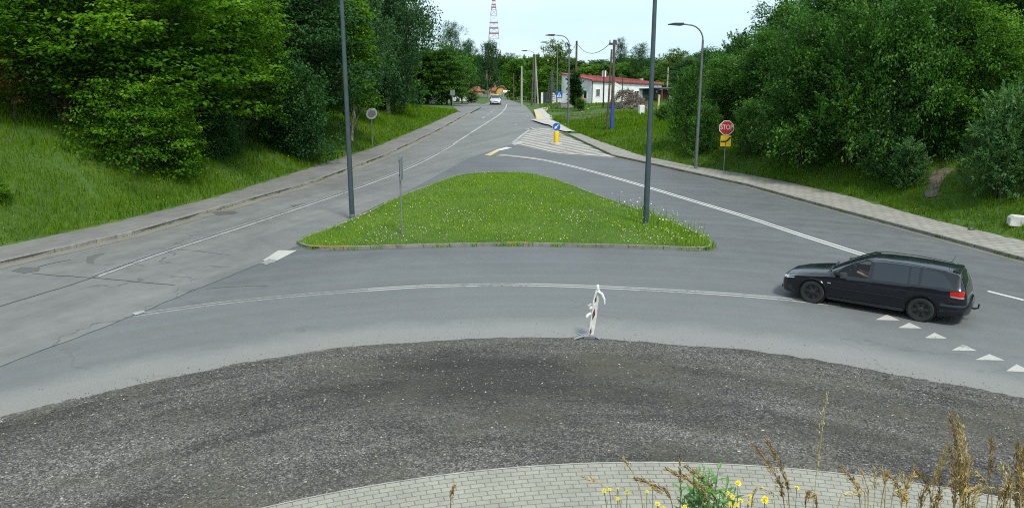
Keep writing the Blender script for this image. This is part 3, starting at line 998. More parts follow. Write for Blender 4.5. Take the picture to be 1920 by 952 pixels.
def make_lobes(r, h, w, base, n, kind):
    """irregular lobes of a crown of height h, width w, starting at height base"""
    out = []
    hh = h - base
    for i in range(n):
        t = (i + 0.5) / n
        z = base + hh * (0.10 + 0.84 * t)
        if kind == 'round':
            prof = math.sin(math.pi * min(0.97, 0.14 + 0.80 * t)) ** 0.65
        elif kind == 'cone':
            prof = 1.05 - 0.9 * t
        elif kind == 'bush':
            prof = math.cos(math.pi / 2 * max(0, t * 0.95)) ** 0.55
        else:
            prof = 0.8 * math.sin(math.pi * (0.15 + 0.75 * t)) ** 0.4
        a = i * 2.4 + r.uniform(-0.5, 0.5)
        rr = w / 2 * prof * r.uniform(0.35, 0.72)
        lr = w * r.uniform(0.16, 0.27) * (0.55 + 0.45 * prof)
        out.append((rr * math.cos(a), rr * math.sin(a), z, lr, lr, lr * r.uniform(0.55, 0.95)))
    out.append((0, 0, base + hh * 0.55, w * 0.2, w * 0.2, hh * 0.38))
    out.append((0, 0, base + hh * 0.93, w * 0.10, w * 0.10, hh * 0.08))
    return out

def crown_mesh(r, lobes, n_cl, per, leaf, ratio, style):
    C, d, k = crown_points(r, lobes, n_cl)
    tone_l = r.normal(0, 0.15, len(lobes))
    tone = np.clip(0.42 + tone_l[k] + r.normal(0, 0.17, n_cl), 0, 1)
    idx = np.repeat(np.arange(n_cl), per)
    n = len(idx)
    c, dd = C[idx], d[idx]
    out = unit(dd + r.normal(0, 0.55, (n, 3)))
    if style == 'spray':                              # level plates of leaves, tips drooping
        off = r.normal(0, 1, (n, 3)) * np.array([0.30, 0.30, 0.09])
        off += unit(dd * np.array([1, 1, 0.1])) * (r.random((n, 1)) * 0.5 - 0.1)
        ax = unit(off * np.array([1, 1, 0.2]) + r.normal(0, 0.25, (n, 3)) + np.array([0, 0, -0.25]))
        fu = 0.9
    elif style == 'hang':                             # pendulous strands
        s = r.random((n, 1)) ** 0.8
        off = r.normal(0, 0.10, (n, 3)) + np.array([0, 0, -1.5]) * s + dd * np.array([0.25, 0.25, 0]) * (1 - s)
        ax = unit(r.normal(0, 0.5, (n, 3)) + np.array([0, 0, -1.0]))
        fu = 0.1
    elif style == 'shoot':                            # upright leafy shoots
        s = r.random((n, 1))
        sh = unit(d * np.array([1, 1, 0.6]) + np.array([0, 0, 0.9]) + r.normal(0, 0.25, (n_cl, 3)))[idx]
        off = sh * (s * 0.85 - 0.25) + r.normal(0, 0.10, (n, 3)) * (1.1 - s)
        ax = unit(out + sh * 0.6)
        fu = 0.35
    elif style == 'tuft':
        off = r.normal(0, 0.20, (n, 3)) + dd * 0.1
        ax = out
        fu = 0.45
    else:
        off = r.normal(0, 0.12, (n, 3)); ax = out; fu = 0.2
    P = c + off
    size = leaf * r.uniform(0.65, 1.3, n)
    V = leaf_quads(r, P, ax, size, ratio, fu)
    t = np.clip(tone[idx] + r.normal(0, 0.10, n), 0, 1)
    return V, t

def trunk_mb(r, h, lobes, r0, lean=(0, 0), stems=1, up_to=0.8):
    mb = MB()
    tops = []
    for s in range(stems):
        a = s * 2.2 + r.uniform(0, 1)
        sp = 0 if stems == 1 else 0.06 * h
        pts, rad = [], []
        for i in range(8):
            t = i / 7
            pts.append((lean[0] * t + sp * t * math.cos(a) + 0.02 * h * math.sin(3 * t + a), lean[1] * t + sp * t * math.sin(a) + 0.015 * h * math.sin(4 * t + s), -0.4 + (h * up_to + 0.4) * t))
            rad.append(r0 * (1.25 if i == 0 else 1) * (1 - 0.78 * t) / (1 if stems == 1 else 1.4))
        mb.tube(pts, rad, 9)
        tops.append(pts)
    for j, l in enumerate(lobes):
        pts = tops[j % stems]
        tgt = Vector(l[:3])
        i = min(6, max(1, int(7 * max(0.15, (tgt.z * 0.62) / max(h * up_to, 0.1)))))
        a = Vector(pts[i])
        if (tgt - a).length < 0.4:
            continue
        mid = a.lerp(tgt, 0.5) + Vector((0, 0, 0.08 * (tgt - a).length))
        rr = r0 * (1 - 0.78 * i / 7) * 0.5
        mb.tube([a, mid, tgt], [rr, rr * 0.65, rr * 0.2], 6)
        for q in range(3):
            e = tgt + Vector((r.uniform(-1, 1) * l[3], r.uniform(-1, 1) * l[4], r.uniform(-0.5, 0.9) * l[5]))
            mb.tube([mid.lerp(tgt, 0.5), mid.lerp(e, 0.75), e], [rr * 0.35, rr * 0.25, 0.008], 5)
    return mb

PROTO = {}
def make_proto(key, name, h, w, base, nl, shape, n_cl, per, leaf, ratio, style, lm, r0, bark='bark', stems=1, lean=(0, 0), cat='tree'):
    """one tree of a kind; its first placing moves this one, later ones copy it"""
    r = np.random.default_rng(abs(hash(key)) % 1000 if False else sum(ord(ch) * (i + 3) for i, ch in enumerate(key)))
    lobes = make_lobes(r, h, w, base, nl, shape)
    if lean != (0, 0):
        lobes = [(l[0] + lean[0] * l[2] / h, l[1] + lean[1] * l[2] / h) + l[2:] for l in lobes]
    root = thing(name, (0, 0, 0), None, cat)
    V, t = crown_mesh(r, lobes, n_cl, per, leaf, ratio, style)
    np_mesh('crown', V, 4, LM[lm], t, root)
    trunk_mb(r, h, lobes, r0, lean, stems).build('trunk', M[bark], root, smooth=True)
    PROTO[key] = dict(o=root, h=h, w=w, used=False)

make_proto('maple_a', 'maple_tree', 12, 10, 1.2, 22, 'round', 900, 34, 0.21, 0.72, 'spray', 'maple', 0.19, stems=2)
make_proto('maple_b', 'maple_tree', 12, 9, 0.6, 24, 'round', 900, 34, 0.20, 0.72, 'spray', 'maple', 0.16, stems=2)
make_proto('maple_low', 'maple_bush', 5, 7, 0.1, 14, 'bush', 420, 34, 0.17, 0.72, 'spray', 'maple', 0.09, stems=3)
make_proto('maple_young', 'young_maple', 9, 4.6, 1.4, 13, 'cone', 420, 32, 0.20, 0.75, 'spray', 'maple', 0.10, 'birchbark', lean=(0.8, 0))
make_proto('dark_a', 'dark_tree', 13, 8, 0.8, 20, 'round', 900, 34, 0.19, 0.6, 'tuft', 'dark', 0.2)
make_proto('dark_b', 'dark_tree', 14, 7, 1.0, 20, 'round', 850, 34, 0.20, 0.6, 'spray', 'dark', 0.2)
make_proto('dark_bush', 'dark_bush', 5.5, 5, 0.0, 16, 'bush', 700, 34, 0.15, 0.6, 'tuft', 'dark', 0.07, stems=4)
make_proto('birch_weep', 'weeping_birch', 15, 7, 1.0, 26, 'round', 1500, 36, 0.17, 0.6, 'hang', 'birch', 0.16, 'birchbark')
make_proto('birch_tall', 'birch_tree', 15, 6, 2.5, 20, 'round', 520, 34, 0.20, 0.6, 'hang', 'birch', 0.16, 'birchbark', stems=2)
make_proto('green_a', 'leafy_tree', 9, 7, 1.0, 18, 'round', 620, 32, 0.21, 0.65, 'tuft', 'green', 0.15)
make_proto('green_b', 'leafy_tree', 10, 7.5, 1.2, 20, 'round', 620, 32, 0.22, 0.65, 'spray', 'green', 0.16)
make_proto('yellow_a', 'pale_tree', 10, 6.5, 1.2, 17, 'round', 330, 30, 0.24, 0.65, 'tuft', 'yellowish', 0.14)
make_proto('shrub_a', 'thicket_bush', 7.5, 6, 0.0, 20, 'bush', 900, 32, 0.17, 0.55, 'tuft', 'shrub', 0.07, stems=4)
make_proto('shrub_b', 'thicket_bush', 9, 6.5, 0.0, 22, 'round', 950, 32, 0.17, 0.55, 'tuft', 'shrub', 0.08, stems=4)
make_proto('shrub_c', 'thicket_bush', 8, 6, 0.0, 20, 'bush', 900, 32, 0.165, 0.55, 'shoot', 'shrub', 0.07, stems=4)
make_proto('willow_a', 'willow_bush', 5.5, 4.2, 0.0, 19, 'bush', 560, 32, 0.21, 0.34, 'shoot', 'willow', 0.05, stems=5)
make_proto('thuja_a', 'thuja', 5, 1.5, 0.05, 14, 'col', 520, 30, 0.18, 0.5, 'shoot', 'thuja', 0.06)
make_proto('pine_a', 'pine_tree', 13, 6, 4.0, 14, 'round', 420, 32, 0.22, 0.3, 'tuft', 'dark', 0.16)
make_proto('belt_a', 'leafy_tree', 10, 8, 0.0, 20, 'round', 520, 30, 0.36, 0.65, 'tuft', 'green', 0.15)
make_proto('belt_b', 'leafy_tree', 11, 8, 0.0, 22, 'round', 520, 30, 0.36, 0.65, 'spray', 'dark', 0.15)
make_proto('belt_c', 'leafy_tree', 10, 7.5, 0.0, 22, 'round', 520, 30, 0.34, 0.65, 'tuft', 'fresh', 0.15)
make_proto('rusty_a', 'rusty_bush', 3.2, 1.8, 1.2, 6, 'round', 60, 30, 0.17, 0.6, 'spray', 'rusty', 0.05)

def make_spruce():
    r = np.random.default_rng(31)
    root = thing('blue_spruce', (0, 0, 0), None, 'tree')
    P, A = [], []
    for k in range(15):
        z = 0.8 + k * 0.42
        R0 = 1.75 * (1 - k / 15.5)
        for j in range(9):
            a = j * 2 * math.pi / 9 + k * 0.5
            for q in range(34):
                s = r.random()
                P.append((R0 * s * math.cos(a) + r.normal(0, 0.07), R0 * s * math.sin(a) + r.normal(0, 0.07), z - 0.28 * s + r.normal(0, 0.04)))
                A.append((math.cos(a) + r.normal(0, 0.5), math.sin(a) + r.normal(0, 0.5), 0.1 + r.normal(0, 0.3)))
    P, A = np.array(P), np.array(A)
    V = leaf_quads(r, P, A, np.full(len(P), 0.24), 0.3, 0.5)
    np_mesh('crown', V, 4, LM['spruce'], np.clip(r.normal(0.5, 0.2, len(P)), 0, 1), root)
    MB().tube([(0, 0, -0.3), (0, 0, 4), (0, 0, 7)], [0.12, 0.07, 0.02], 8).build('trunk', M['bark'], root, smooth=True)
    PROTO['spruce_a'] = dict(o=root, h=7.2, w=3.5, used=False)
make_spruce()

def plant(key, px, base_py, top_py, w_px, label, group=None, Y=None, rz=None, cat=None):
    """stand a tree where its foot shows at (px, base_py); top and width give its size"""
    p = PROTO[key]
    if Y is None:
        g_ = ground_pt(px, base_py)
    else:
        q = at_depth(px, 200, Y)
        g_ = Vector((q.x, Y, tz(q.x, Y)))
    top = at_depth(px, top_py, g_.y)
    depth = g_.y * CP + (CAM_H - g_.z) * SP
    w = w_px / FOC * depth
    h = top.z - g_.z
    sc = (w / p['w'], w / p['w'], h / p['h'])
    rz = random.uniform(0, 6.28) if rz is None else rz
    loc = (g_.x, g_.y, g_.z - 0.05)
    if not p['used']:
        p['used'] = True
        o = p['o']
        o.location, o.rotation_euler, o.scale = loc, (0, 0, rz), sc
        tag(o, label, cat, group)
    else:
        o = copy_thing(p['o'], loc, rz, sc, label, group)
        if not group and 'group' in o:
            del o['group']
        if cat:
            o['category'] = cat
    return o

LB = 'dark trees of the wood on the left bank'
# left bank, front
plant('maple_a', 300, 262, -150, 430, 'broad bright green maple, largest tree overhanging the left bank')
plant('maple_b', 120, 236, -170, 380, 'dim green maple deep in the wood by the left edge of the photo')
plant('maple_b', 455, 268, -90, 215, 'light green maple with a ragged right edge beside the dark blue-green bush')
plant('maple_low', 262, 318, 150, 250, 'low light green maple bush drooping over the grass of the left bank')
plant('maple_low', 335, 312, 196, 105, 'small light green maple sapling at the foot of the large maple', cat='bush')
plant('dark_bush', 408, 292, 168, 110, 'small grey-green bush under the large maple on the left bank', cat='bush')
plant('rusty_a', 28, 232, 105, 55, 'small bush with rusty brown leaves among the dark trees at far left', cat='bush')
plant('maple_low', 4, 380, 330, 50, 'small leafy bush in the tall grass at the left edge', cat='bush')
plant('dark_bush', 560, 292, 105, 150, 'dark blue-green bush at the pavement edge of the left bank, right of the light maple', cat='bush')
plant('dark_b', 590, 262, -110, 200, 'tall dark tree behind the blue-green bush on the left bank')
plant('maple_young', 655, 262, -22, 118, 'young yellow-green maple with slender pale trunk behind the left lamp post')
plant('birch_weep', 724, 212, -150, 165, 'large dark weeping birch above the round mirror')
plant('birch_weep', 668, 225, -130, 150, 'weeping birch with hanging twigs behind the young yellow-green maple')
for px, Y, top, w, key in [(40, 52, -200, 330, 'dark_a'), (230, 55, -190, 330, 'dark_b'), (400, 56, -180, 300, 'dark_a'), (520, 58, -160, 240, 'dark_b'), (-120, 46, -260, 380, 'dark_a'),
                           (130, 66, -160, 330, 'dark_b'), (330, 68, -160, 320, 'dark_a'), (470, 70, -140, 280, 'dark_b'), (610, 74, -120, 220, 'dark_a'), (690, 84, -110, 180, 'dark_b')]:
    plant(key, px, 0, top, w, 'dark tree standing in the shaded wood behind the bright maples on the left bank', LB, Y=Y)
for px, Y, top, w in [(-60, 78, -120, 300), (90, 84, -120, 280), (230, 88, -120, 260), (370, 90, -110, 240), (500, 94, -100, 220), (600, 98, -90, 180), (30, 64, 60, 220), (160, 70, 70, 220), (300, 74, 70, 200)]:
    plant('belt_b', px, 0, top, w, 'dark tree standing in the shaded wood behind the bright maples on the left bank', LB, Y=Y)
for px, Y, top, w in [(1750, 72, -60, 240), (1860, 70, -90, 240), (1640, 78, -50, 220), (1960, 64, -90, 240)]:
    plant('belt_b', px, 0, top, w, 'dark tree crown topping the thicket on the right bank', 'dark trees above the right thicket', Y=Y)
plant('pine_a', 760, 0, 2, 84, 'dark tree with sparse reaching branches against the sky, right of the weeping birch', Y=92)
plant('dark_bush', 705, 205, 120, 120, 'dark undergrowth bush beneath the weeping birch', cat='bush', Y=82)
plant('belt_a', 795, 0, 90, 108, 'mid green tree with low crown behind the grass slope past the weeping birch', Y=122)
plant('green_b', 840, 0, 84, 92, 'rounded green tree above the grey road sign', Y=122)
plant('green_a', 868, 0, 108, 62, 'smaller green tree over the parked white car', Y=136)
plant('pine_a', 848, 0, 42, 78, 'dark spiky tree rising behind the rounded green trees', Y=125)
plant('dark_a', 880, 0, 76, 60, 'dark tree between the spiky tree and the tall birch', Y=235)
plant('dark_b', 802, 0, 88, 90, 'dark tree filling the gap behind the low green crowns', Y=130)
plant('green_a', 884, 0, 172, 30, 'low roadside bush half hiding the parked white car', Y=138, cat='bush')
plant('birch_tall', 917, 0, 70, 58, 'tall pale-stemmed birch in front of the yellow houses', Y=185)
# right bank thicket
RB = 'bushes of the right bank thicket'
TH = 'dark green bush in the dense thicket on the right bank'
plant('shrub_c', 1288, 270, 128, 84, 'thicket bush nearest to the slender lamp post on the right pavement', cat='bush')
plant('shrub_a', 1352, 0, 106, 118, 'dark bush standing directly behind the stop sign', cat='bush', Y=57)
plant('shrub_b', 1438, 0, 60, 165, TH, RB, cat='bush', Y=54)
plant('shrub_a', 1500, 308, 30, 190, TH, RB, cat='bush')
plant('shrub_c', 1590, 312, 6, 200, TH, RB, cat='bush')
plant('shrub_a', 1680, 318, -20, 190, TH, RB, cat='bush')
plant('shrub_b', 1765, 290, -30, 180, TH, RB, cat='bush')
plant('shrub_b', 1560, 0, -60, 230, TH, RB, Y=54, cat='bush')
plant('shrub_a', 1460, 0, 5, 190, TH, RB, Y=60, cat='bush')
plant('shrub_c', 1385, 0, 62, 130, TH, RB, Y=66, cat='bush')
plant('shrub_b', 1690, 0, -90, 260, TH, RB, Y=50, cat='bush')
plant('maple_b', 1822, 282, 0, 190, 'light green maple amid the dark thicket near the right edge')
plant('shrub_c', 1402, 290, 188, 84, 'low bush right of the stop sign at the front of the thicket', cat='bush')
plant('shrub_a', 1322, 284, 196, 74, 'low bush between the slender lamp post and the stop sign', cat='bush')
plant('willow_a', 1868, 372, 168, 135, 'pale willow bush on the right bank above the white concrete block', cat='bush')
plant('willow_a', 1655, 332, 214, 96, 'small willow bush at the front of the thicket, left of the trodden earth patch', cat='bush')
plant('willow_a', 1700, 352, 262, 80, 'lowest grey-green willow sapling beside the trodden earth patch', cat='bush')
plant('shrub_c', 1945, 340, 90, 150, 'bush half cut off by the right edge of the photo', cat='bush')
plant('dark_a', 1905, 0, -170, 230, 'tall dark tree behind the light maple in the top right corner', Y=50)
for px, Y, top, w, key in [(1800, 56, -150, 260, 'dark_b'), (1700, 62, -110, 250, 'dark_a'), (1590, 68, -70, 220, 'dark_b'), (1500, 74, -20, 170, 'dark_a'), (2060, 44, -200, 300, 'dark_b')]:
    plant(key, px, 0, top, w, 'dark tree crown topping the thicket on the right bank', 'dark trees above the right thicket', Y=Y)
plant('pine_a', 1440, 0, 20, 62, 'narrow pointed tree rising from the left shoulder of the right thicket', Y=84)
plant('shrub_b', 1330, 0, 92, 110, 'bush sloping down to the left behind the slender lamp post', Y=78, cat='bush')
plant('dark_a', 1378, 0, 66, 60, 'dark treetop just left of the right thicket, seen against the sky', Y=110)
plant('shrub_a', 1272, 0, 160, 54, 'green bush right of the dark garage door of the white building', Y=88, cat='bush')
plant('green_a', 1243, 238, 196, 34, 'small pale green bush beside the right lamp post on the island', cat='bush', Y=72)
# middle distance and beyond the yard
plant('yellow_a', 1040, 0, 78, 76, 'yellowish tree with thin top behind the curved street lamps', Y=150)
plant('belt_c', 1006, 0, 106, 60, 'green tree beside the twin concrete poles', Y=150)
plant('belt_c', 968, 0, 110, 58, 'bright green tree at the bend of the road', Y=165)
plant('belt_c', 1024, 0, 124, 54, 'low green tree behind the blue spruce', Y=142)
plant('spruce_a', 1034, 0, 130, 24, 'small blue spruce behind the yard beside the road', Y=128)
plant('thuja_a', 1078, 0, 138, 24, 'dark columnar thuja at the left end of the white building', Y=104)
plant('green_a', 1088, 0, 183, 24, 'low green bush right of the thuja in the yard', Y=98, cat='bush')
plant('pine_a', 1196, 0, 82, 62, 'dark pine-like tree rising behind the red roof', Y=165)
plant('pine_a', 1160, 0, 72, 40, 'slim dark treetop behind the double wooden pole', Y=190)
plant('yellow_a', 1262, 0, 94, 84, 'pale green tree behind the right end of the white building', Y=150)
plant('green_b', 1235, 0, 118, 70, 'bright green tree directly behind the dark garage door', Y=158)
plant('dark_b', 1290, 0, 106, 80, 'dark tree at the left foot of the right thicket, far behind the lamp post', Y=130)
FT = 'distant trees behind the yard and the road bend'
for px, Y, top, w, key in [(1075, 190, 112, 70, 'belt_a'), (1110, 180, 120, 66, 'belt_c'), (1140, 176, 118, 66, 'belt_a'), (1176, 185, 116, 70, 'belt_c'), (1215, 190, 110, 70, 'belt_a'),
                           (985, 220, 108, 60, 'belt_c'), (945, 240, 106, 56, 'belt_a'), (1030, 210, 118, 70, 'belt_c'), (1060, 260, 108, 80, 'belt_b'), (958, 300, 100, 40, 'pine_a'),
                           (1005, 280, 106, 60, 'belt_a'), (1120, 270, 112, 80, 'belt_b'), (1180, 260, 106, 80, 'belt_a'), (1250, 240, 106, 90, 'belt_b'), (930, 320, 108, 50, 'belt_b'),
                           (900, 250, 110, 60, 'belt_b'), (870, 230, 100, 70, 'belt_a'), (895, 330, 104, 70, 'belt_b'), (830, 180, 96, 80, 'belt_b'), (1320, 200, 98, 100, 'belt_b'), (1300, 290, 104, 90, 'belt_a'),
                           (752, 150, 76, 84, 'belt_b'), (706, 130, 30, 100, 'belt_b')]:
    plant(key, px, 0, top, w * 1.25, 'distant tree in the belt of greenery closing the view', FT, Y=Y)

# ------------------------------------------------------------------ grass: nobody could count the blades
def grass_mat(name, stops, trans=0.3):
    m, nt, b = new_mat(name)
    at = nt.nodes.new("ShaderNodeAttribute"); at.attribute_name = 'tint'
    big = noise(nt, objcoord(nt), 0.30, 4, 0.6)
    t = math_n(nt, 'ADD', math_n(nt, 'MULTIPLY', at.outputs['Fac'], 0.62), math_n(nt, 'MULTIPLY', math_n(nt, 'SUBTRACT', big, 0.22), 0.75))
    c = ramp(nt, t, stops)
    nt.links.new(c, b.inputs['Base Color'])
    b.inputs['Roughness'].default_value = 0.6
    b.inputs['Specular IOR Level'].default_value = 0.08
    tr = nt.nodes.new("ShaderNodeBsdfTranslucent")
    nt.links.new(mixc(nt, 1.0, c, (1.3, 1.4, 0.7), 'MULTIPLY'), tr.inputs['Color'])
    mx = nt.nodes.new("ShaderNodeMixShader"); mx.inputs[0].default_value = trans
    nt.links.new(b.outputs[0], mx.inputs[1]); nt.links.new(tr.outputs[0], mx.inputs[2])
    nt.links.new(mx.outputs[0], [n for n in nt.nodes if n.type == 'OUTPUT_MATERIAL'][0].inputs[0])
    return m
GM_BANK = grass_mat('bank_grass', [(0.1, (0.028, 0.082, 0.002)), (0.4, (0.070, 0.165, 0.003)), (0.7, (0.128, 0.220, 0.005)), (1.0, (0.20, 0.225, 0.014))])
GM_ISL = grass_mat('island_grass', [(0.1, (0.075, 0.185, 0.007)), (0.4, (0.150, 0.285, 0.020)), (0.7, (0.235, 0.36, 0.036)), (0.95, (0.35, 0.41, 0.06))])

def blades(name, P, hmin, hmax, mat, width_k=0.0006, wmin=0.007, lean=0.35, kind='stuff'):
    n = len(P)
    dist = np.linalg.norm(P - np.array([0, 0, CAM_H]), axis=1)
    big = 0.55 + 0.45 * np.sin(P[:, 0] * 0.8 + np.sin(P[:, 1] * 0.6) * 2) * np.sin(P[:, 1] * 0.55 + 1)
    h = (hmin + (hmax - hmin) * rng.random(n) ** 1.6) * (0.75 + 0.5 * big)
    w = np.maximum(wmin, width_k * dist) * rng.uniform(0.7, 1.4, n)
    a = rng.uniform(0, 6.28, n)
    b = rng.uniform(0, 6.28, n)
    side = np.stack([np.cos(a), np.sin(a), np.zeros(n)], 1) * w[:, None] * 0.5
    bend = np.stack([np.cos(b), np.sin(b), np.zeros(n)], 1) * (h * lean * rng.random(n))[:, None]
    up = np.stack([np.zeros(n), np.zeros(n), h], 1)
    base = P - np.array([0, 0, 0.03])
    mid = base + up * 0.55 + bend * 0.35
    tip = base + up + bend
    V = np.stack([base - side, base + side, mid + side * 0.8, tip, mid - side * 0.8], 1).reshape(-1, 3)
    t = np.clip(rng.normal(0.45, 0.2, n), 0, 1)
    o = np_mesh(name, V, 5, mat, t)
    return tag(o, kind=kind)

def bank_sampler(n, side, y0, y1, wide, d0=0.03, keep=None):
    Y = rng.uniform(y0, y1, n * 4)
    d = d0 + (wide - d0) * rng.random(n * 4) ** 1.15
    X = xL(Y) - d if side < 0 else xR(Y) + d
    dist = np.hypot(X, Y)
    ok = rng.random(n * 4) < np.minimum(1, (26 / dist) ** 1.7)
    ok &= np.abs(X) < 0.72 * Y + 4
    if keep is not None:
        ok &= keep(X, Y)
    X, Y = X[ok][:n], Y[ok][:n]
    return np.stack([X, Y, terrain(X, Y)], 1)

def trodden(X, Y):
    """bare earth tracks: thin the grass there"""
    out = np.ones(len(X), bool)
    for pts, wd in TRACKS:
        P = np.array(pts)
        for a, b in zip(P[:-1], P[1:]):
            ab = b - a
            t = np.clip(((X - a[0]) * ab[0] + (Y - a[1]) * ab[1]) / (ab @ ab), 0, 1)
            dd = np.hypot(X - a[0] - t * ab[0], Y - a[1] - t * ab[1])
            out &= (dd > wd * rng.uniform(0.3, 1.2, len(X))) | (rng.random(len(X)) < 0.22)
    return out
gp2 = lambda *q: [(lambda v: (v.x, v.y))(ground_pt(*p)) for p in q]
TRACKS = [(gp2((1745, 372), (1752, 340), (1775, 318)), 0.38), (gp2((1790, 418), (1830, 422)), 0.25), (gp2((178, 372), (150, 330), (110, 300)), 0.22), (gp2((505, 290), (530, 312), (560, 318)), 0.3)]
for pts, wd in TRACKS:
    ln = resample(spline(pts, 8), 0.4)
    if wd < 0.36:
        continue
    bl, br_ = ribbon_xy(ln, -wd, wd)
    jit = np.random.default_rng(9).uniform(0.45, 1.1, (2, len(ln), 1))
    bl = ln + (bl - ln) * jit[0]; br_ = ln + (br_ - ln) * jit[1]
    mb = MB()
    for i in range(len(ln) - 1):
        q = [bl[i], br_[i], br_[i + 1], bl[i + 1]]
        mb.add([(p[0], p[1], tz(*p) + 0.03) for p in q], [(0, 1, 2, 3)])
    tag(mb.build('earth_track', M['earth']), kind='structure')

blades('bank_grass', bank_sampler(120000, -1, 20, 104, 16, keep=trodden), 0.10, 0.42, GM_BANK)
blades('bank_grass', bank_sampler(90000, 1, 18, 90, 13, keep=trodden), 0.10, 0.36, GM_BANK)
# far verges
def box_sampler(n, x0, x1, y0, y1, ok=None):
    X, Y = rng.uniform(x0, x1, n), rng.uniform(y0, y1, n)
    m_ = (X > xR(Y) + 0.3) | (X < xL(Y) - 0.3)
    if ok is not None:
        m_ &= ok(X, Y)
    X, Y = X[m_], Y[m_]
    return np.stack([X, Y, terrain(X, Y)], 1)
blades('yard_grass', box_sampler(26000, 4, 30, 84, 128, lambda X, Y: (np.sin(X * 1.1 + np.sin(Y * 0.7) * 1.5) + np.sin(Y * 0.9) > -0.7) & ((Y < 85) | (Y > 97) | (X > 18) | (rng.random(len(X)) < 0.3))), 0.08, 0.26, GM_BANK)
# near slope below the viewpoint
def near_sampler(n):
    X, Y = rng.uniform(-7, 7, n), rng.uniform(2.2, 8.5, n)
    return np.stack([X, Y, terrain(X, Y)], 1)
blades('slope_grass', near_sampler(12000), 0.06, 0.20, GM_BANK, wmin=0.004)
# island
def in_poly(X, Y, P):
    ins = np.zeros(len(X), bool)
    for i in range(len(P)):
        a, b = P[i], P[(i + 1) % len(P)]
        c = ((a[1] > Y) != (b[1] > Y))
        with np.errstate(divide='ignore', invalid='ignore'):
            xi = (b[0] - a[0]) * (Y - a[1]) / (b[1] - a[1]) + a[0]
        ins ^= c & (X < xi)
    return ins
def isl_sampler(n, margin=0.10, w=None):
    m_ = n * 4
    X = rng.uniform(isl[:, 0].min(), isl[:, 0].max(), m_); Y = rng.uniform(isl[:, 1].min(), isl[:, 1].max(), m_)
    ok = in_poly(X, Y, isl) & (rng.random(m_) < (28 / Y) ** 1.5)
    if w is not None:
        ok &= rng.random(m_) < w(X, Y)
    X, Y = X[ok][:n], Y[ok][:n]
    Z = np.concatenate([isl_z(X[i:i + 4000], Y[i:i + 4000]) for i in range(0, len(X), 4000)])
    d = np.concatenate([np.min(np.hypot(X[i:i + 4000, None] - isl[None, :, 0], Y[i:i + 4000, None] - isl[None, :, 1]), axis=1) for i in range(0, len(X), 4000)])
    k = d > margin
    return np.stack([X[k], Y[k], Z[k]], 1)
blades('island_grass', isl_sampler(84000, 0.03), 0.04, 0.15, GM_ISL)
right_end = lambda X, Y: np.clip((X - 4.6) / 1.5, 0, 1)
blades('island_weeds', isl_sampler(5000, 0.15, right_end), 0.25, 0.65, GM_ISL, wmin=0.012)

def flowers(name, P, hmin, hmax, rad, mat):
    """small star heads held over the grass"""
    n = len(P)
    h = rng.uniform(hmin, hmax, n)
    c = P + np.stack([np.zeros(n), np.zeros(n), h], 1)
    k = 6
    a = np.linspace(0, 2 * math.pi, k, endpoint=False)
    ring = np.stack([np.cos(a), np.sin(a), np.zeros(k)], 1)
    tilt = rng.normal(0, 0.35, (n, 1, 2))
    r_ = rad * rng.uniform(0.6, 1.3, (n, 1, 1))
    V = ring[None] * r_
    V[:, :, 2] = V[:, :, 0] * tilt[:, :, 0] + V[:, :, 1] * tilt[:, :, 1]
    V = (V + c[:, None]).reshape(-1, 3)
    return tag(np_mesh(name, V, k, mat, rng.random(n)), kind='stuff')
M['clover'] = plain('clover_white', (0.50, 0.42, 0.40), 0.9)
M['dandelion'] = plain('flower_yellow', (0.62, 0.50, 0.02), 0.8)
patch = lambda X, Y: np.clip(0.12 + 0.9 * (np.sin(X * 1.3 + 1) * np.sin(Y * 0.9) > 0.15), 0, 1) * np.clip((41 - Y) / 9, 0.05, 1)
flowers('clover_flowers', isl_sampler(2900, 0.2, patch), 0.07, 0.15, 0.016, M['clover'])
flowers('clover_flowers', isl_sampler(1100, 0.15, right_end), 0.22, 0.6, 0.026, M['clover'])
flowers('yellow_flowers', isl_sampler(520, 0.2, lambda X, Y: 0.25 + 0.7 * (np.sin(X * 0.8) * np.sin(Y * 1.1 + 2) > 0.2)), 0.10, 0.2, 0.018, M['dandelion'])
def fl_bank(n, side):
    P = bank_sampler(n, side, 24, 60, 6)
    return P[(np.sin(P[:, 0] * 1.7) * np.sin(P[:, 1] * 1.2) > 0.5)]
flowers('yellow_flowers', fl_bank(700, 1), 0.15, 0.4, 0.022, M['dandelion'])
flowers('yellow_flowers', fl_bank(420, -1), 0.15, 0.4, 0.022, M['dandelion'])

# weeds sprouting from the kerb joints
def kerb_sampler(line, n, off, seed):
    r = np.random.default_rng(seed)
    L = np.asarray(line)[:, :2]
    s_ = np.concatenate([[0], np.cumsum(np.linalg.norm(np.diff(L, axis=0), axis=1))])
    cl = r.uniform(0, s_[-1], max(4, n // 22))
    q = np.clip(cl[r.integers(0, len(cl), n)] + r.normal(0, 0.14, n), 0, s_[-1])
    X, Y = np.interp(q, s_, L[:, 0]) + r.normal(off, 0.05, n), np.interp(q, s_, L[:, 1]) + r.normal(0, 0.05, n)
    return np.stack([X, Y, zroad(Y) + 0.02], 1)
front = isl[np.argsort(isl[:, 0])]
front = np.array([p for p in front if p[1] < 29.6])
P = kerb_sampler(front, 700, 0, 4); P[:, 1] -= 0.06
blades('kerb_weeds', P, 0.05, 0.22, GM_ISL)
blades('kerb_weeds', kerb_sampler([p for p in rkr[ok] if 24 < p[1] < 70], 1300, 0.0, 6), 0.04, 0.16, GM_BANK)
blades('kerb_weeds', kerb_sampler([p for p in lkr if 24 < p[1] < 90], 1000, 0.0, 8), 0.04, 0.14, GM_BANK)
